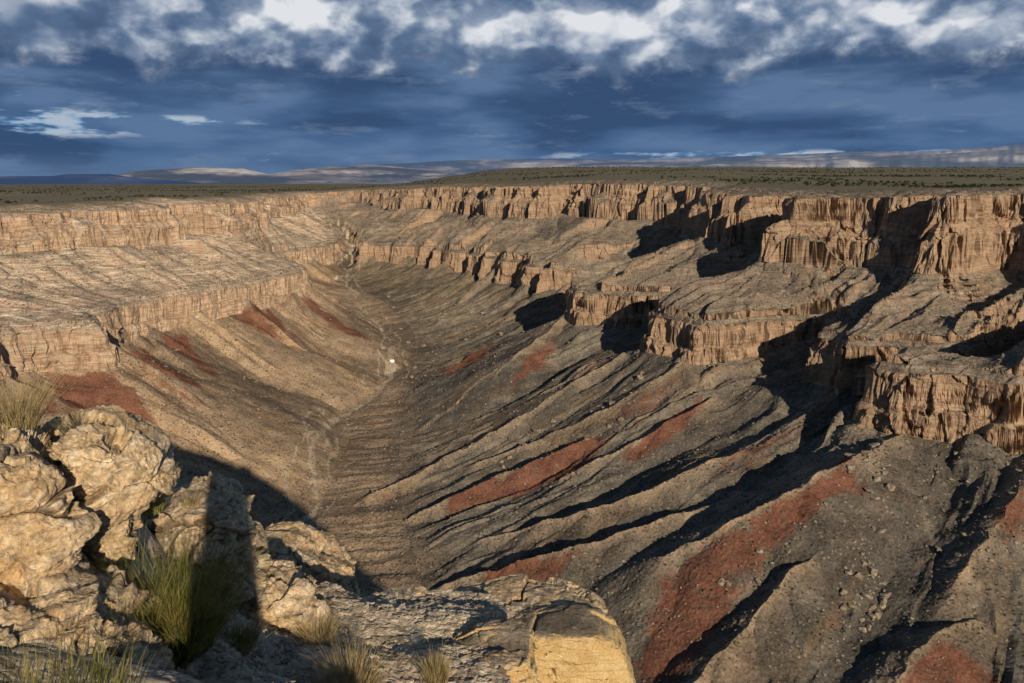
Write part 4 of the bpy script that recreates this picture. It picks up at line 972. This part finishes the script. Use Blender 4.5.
def build_world():
    w = bpy.data.worlds.new('World'); scene.world = w; w.use_nodes = True
    t = NT(w.node_tree)
    def n2(vec, scale, detail=4, rough=0.55, dist=0.0, col=False):
        nd_ = t.n('ShaderNodeTexNoise', noise_dimensions='2D'); t.put(nd_.inputs['Vector'], vec)
        for k_, v_ in (('Scale', scale), ('Detail', detail), ('Roughness', rough), ('Distortion', dist)): nd_.inputs[k_].default_value = v_
        return nd_.outputs['Color' if col else 'Fac']
    D = t.n('ShaderNodeTexCoord').outputs['Generated']
    nd = t.n('ShaderNodeVectorMath', operation='NORMALIZE', i_0=D).outputs[0]
    s = t.n('ShaderNodeSeparateXYZ', i_0=nd)
    az = t.math('ARCTAN2', s.outputs[0], s.outputs[1]); el = t.math('ARCSINE', s.outputs[2])
    sky = t.n('ShaderNodeTexSky', sky_type='NISHITA', sun_disc=False, sun_elevation=SUN_EL, sun_rotation=math.atan2(-SUN_H[0], -SUN_H[1]))
    skyc = t.mix(1.0, sky.outputs[0], (0.075, 0.075, 0.075), 'MULTIPLY')
    skyc = t.mix(0.5, skyc, (0.10, 0.30, 0.66))
    def uv(a, e, z=0.0): return t.n('ShaderNodeCombineXYZ', i_0=t.add(t.mul(az, a), z*3.7), i_1=t.add(t.mul(el, e), z*1.3), i_2=0.0).outputs[0]
    def blob(px, py, sx, sy):
        """soft spot in the sky at a direction given by azimuth and elevation (in hundredths of a radian)"""
        a = t.math('DIVIDE', t.sub(az, px), sx); e = t.math('DIVIDE', t.sub(el, py), sy)
        r = t.add(t.mul(a, a), t.mul(e, e))
        return t.math('POWER', 2.718, t.mul(r, -1))
    def total(bs):
        r = None
        for (px, py, sx, sy, k) in bs:
            b = t.mul(blob(px, py, sx, sy), k); r = b if r is None else t.add(r, b)
        return r
    # grey-blue layer cloud, streaked along the horizon
    st = n2(uv(4.2, 19), 1.0, 4, 0.52)
    st2 = n2(uv(11, 52, 4.0), 1.0, 4, 0.6)
    lay = t.mix(t.rng(el, 0.0, 0.16), (0.066, 0.135, 0.275), (0.046, 0.092, 0.190))
    lay = t.mix(t.rng(st, 0.46, 0.66, 0, 0.85), lay, (0.11, 0.19, 0.335))
    lay = t.mix(t.rng(st, 0.50, 0.34, 0, 0.9), lay, (0.034, 0.074, 0.165))
    lay = t.mix(t.rng(st2, 0.56, 0.74, 0, 0.3), lay, (0.20, 0.27, 0.39))
    lay = t.mix(t.rng(el, 0.035, 0.0, 0, 0.6), lay, (0.125, 0.205, 0.335))
    # bright gaps low down
    low = total(LOW_GAPS)
    gap = t.rng(t.mul(low, t.rng(st2, 0.36, 0.64, 0, 1.5)), 0.25, 0.95)
    lay = t.mix(gap, lay, t.mix(t.rng(st2, 0.45, 0.62), (0.13, 0.30, 0.53), (0.40, 0.48, 0.58)))
    # heaped clouds above, lit from behind the camera
    cu = uv(6.5, 9.5, 5.3)
    warp = t.vmul(t.vadd(n2(cu, 3.5, 1, 0.5, col=True), (-.5, -.5, -.5)), (0.07, 0.07, 0))
    cuv = t.vadd(cu, warp)
    f1 = n2(cuv, 1.25, 8, 0.63)
    def puffs(sc):
        nd_ = t.n('ShaderNodeTexVoronoi', voronoi_dimensions='2D', feature='SMOOTH_F1', i_Vector=cuv); nd_.inputs['Scale'].default_value = sc; nd_.inputs['Smoothness'].default_value = 0.5
        nd_.inputs['Detail'].default_value = 2.0; nd_.inputs['Roughness'].default_value = 0.35; nd_.inputs['Lacunarity'].default_value = 2.2
        nd_.normalize = True
        return nd_.outputs['Distance']
    pf = t.rng(puffs(2.6), 0.55, 0.05)
    s1 = n2(cuv, 1.9, 3, 0.55); s2 = n2(t.vadd(cuv, (0.05, -0.16, 0)), 1.9, 2, 0.5)
    lit = t.rng(t.sub(s1, s2), -0.10, 0.12)
    white = total(HEAPS)
    dens = t.add(t.add(t.mul(f1, 1.0), t.mul(white, 0.16)), t.add(t.mul(pf, 0.14), t.rng(el, 0.085, 0.165, 0, 0.46)))
    cover = t.mul(t.rng(dens, 0.76, 0.98), t.rng(el, 0.5, 0.3))
    shade = t.add(t.add(t.mul(lit, 0.30), t.mul(pf, 0.30)), t.add(t.mul(t.rng(f1, 0.36, 0.62), 0.28), t.sub(t.mul(white, 0.28), 0.02)))
    heap = t.ramp(shade, [(0.16, (0.056, 0.10, 0.195)), (0.40, (0.10, 0.16, 0.275)), (0.57, (0.19, 0.255, 0.37)), (0.72, (0.36, 0.42, 0.52)), (0.95, (0.74, 0.76, 0.80))])
    heap = t.mix(t.rng(dens, 1.08, 0.85, 0, 0.6), heap, (0.085, 0.128, 0.22))
    col = t.mix(cover, lay, heap)
    # blue holes near the top and the clearer sky behind and overhead
    holes = total(HOLES)
    hole = t.rng(t.add(holes, t.mul(t.sub(f1, 0.5), 1.2)), 0.35, 0.75)
    col = t.mix(hole, col, skyc)
    over = t.mul(t.rng(el, 0.30, 0.75), t.rng(t.noise(nd, 2.6, 2), 0.40, 0.55))
    col = t.mix(over, col, t.mix(1.0, skyc, (0.42, 0.36, 0.32), 'MULTIPLY'))
    bg = t.n('ShaderNodeBackground', i_0=col, i_1=1.0)
    out = t.n('ShaderNodeOutputWorld'); t.t.links.new(bg.outputs[0], out.inputs[0])
LOW_GAPS = [(-0.52, 0.060, 0.12, 0.016, 0.9), (-0.56, 0.085, 0.08, 0.010, 0.5), (-0.36, 0.067, 0.10, 0.006, 0.55), (0.28, 0.030, 0.30, 0.006, 0.75), (-0.30, 0.028, 0.03, 0.008, 0.5), (-0.05, 0.055, 0.2, 0.005, 0.3), (0.45, 0.05, 0.12, 0.006, 0.4)]
HEAPS = [(-0.36, 0.195, 0.12, 0.035, 1.0), (-0.22, 0.185, 0.07, 0.04, 1.0), (-0.10, 0.195, 0.05, 0.035, 0.9), (-0.02, 0.19, 0.06, 0.03, 0.7), (0.10, 0.19, 0.10, 0.035, 1.0), (0.24, 0.20, 0.09, 0.03, 0.9), (0.38, 0.175, 0.10, 0.030, 1.0), (0.53, 0.17, 0.08, 0.035, 0.9), (-0.58, 0.19, 0.07, 0.03, 0.45)]
HOLES = [(-0.44, 0.212, 0.035, 0.018, 2.0), (-0.145, 0.222, 0.02, 0.008, 0.8), (0.51, 0.218, 0.07, 0.014, 2.0)]
build_world()
vs = scene.view_settings; vs.view_transform = 'Standard'; vs.look = 'None'; vs.exposure = 0; vs.gamma = 1
scene.cycles.use_denoising = True
scene.cycles.max_bounces = 4; scene.cycles.diffuse_bounces = 2; scene.cycles.use_adaptive_sampling = True; scene.cycles.adaptive_threshold = 0.03
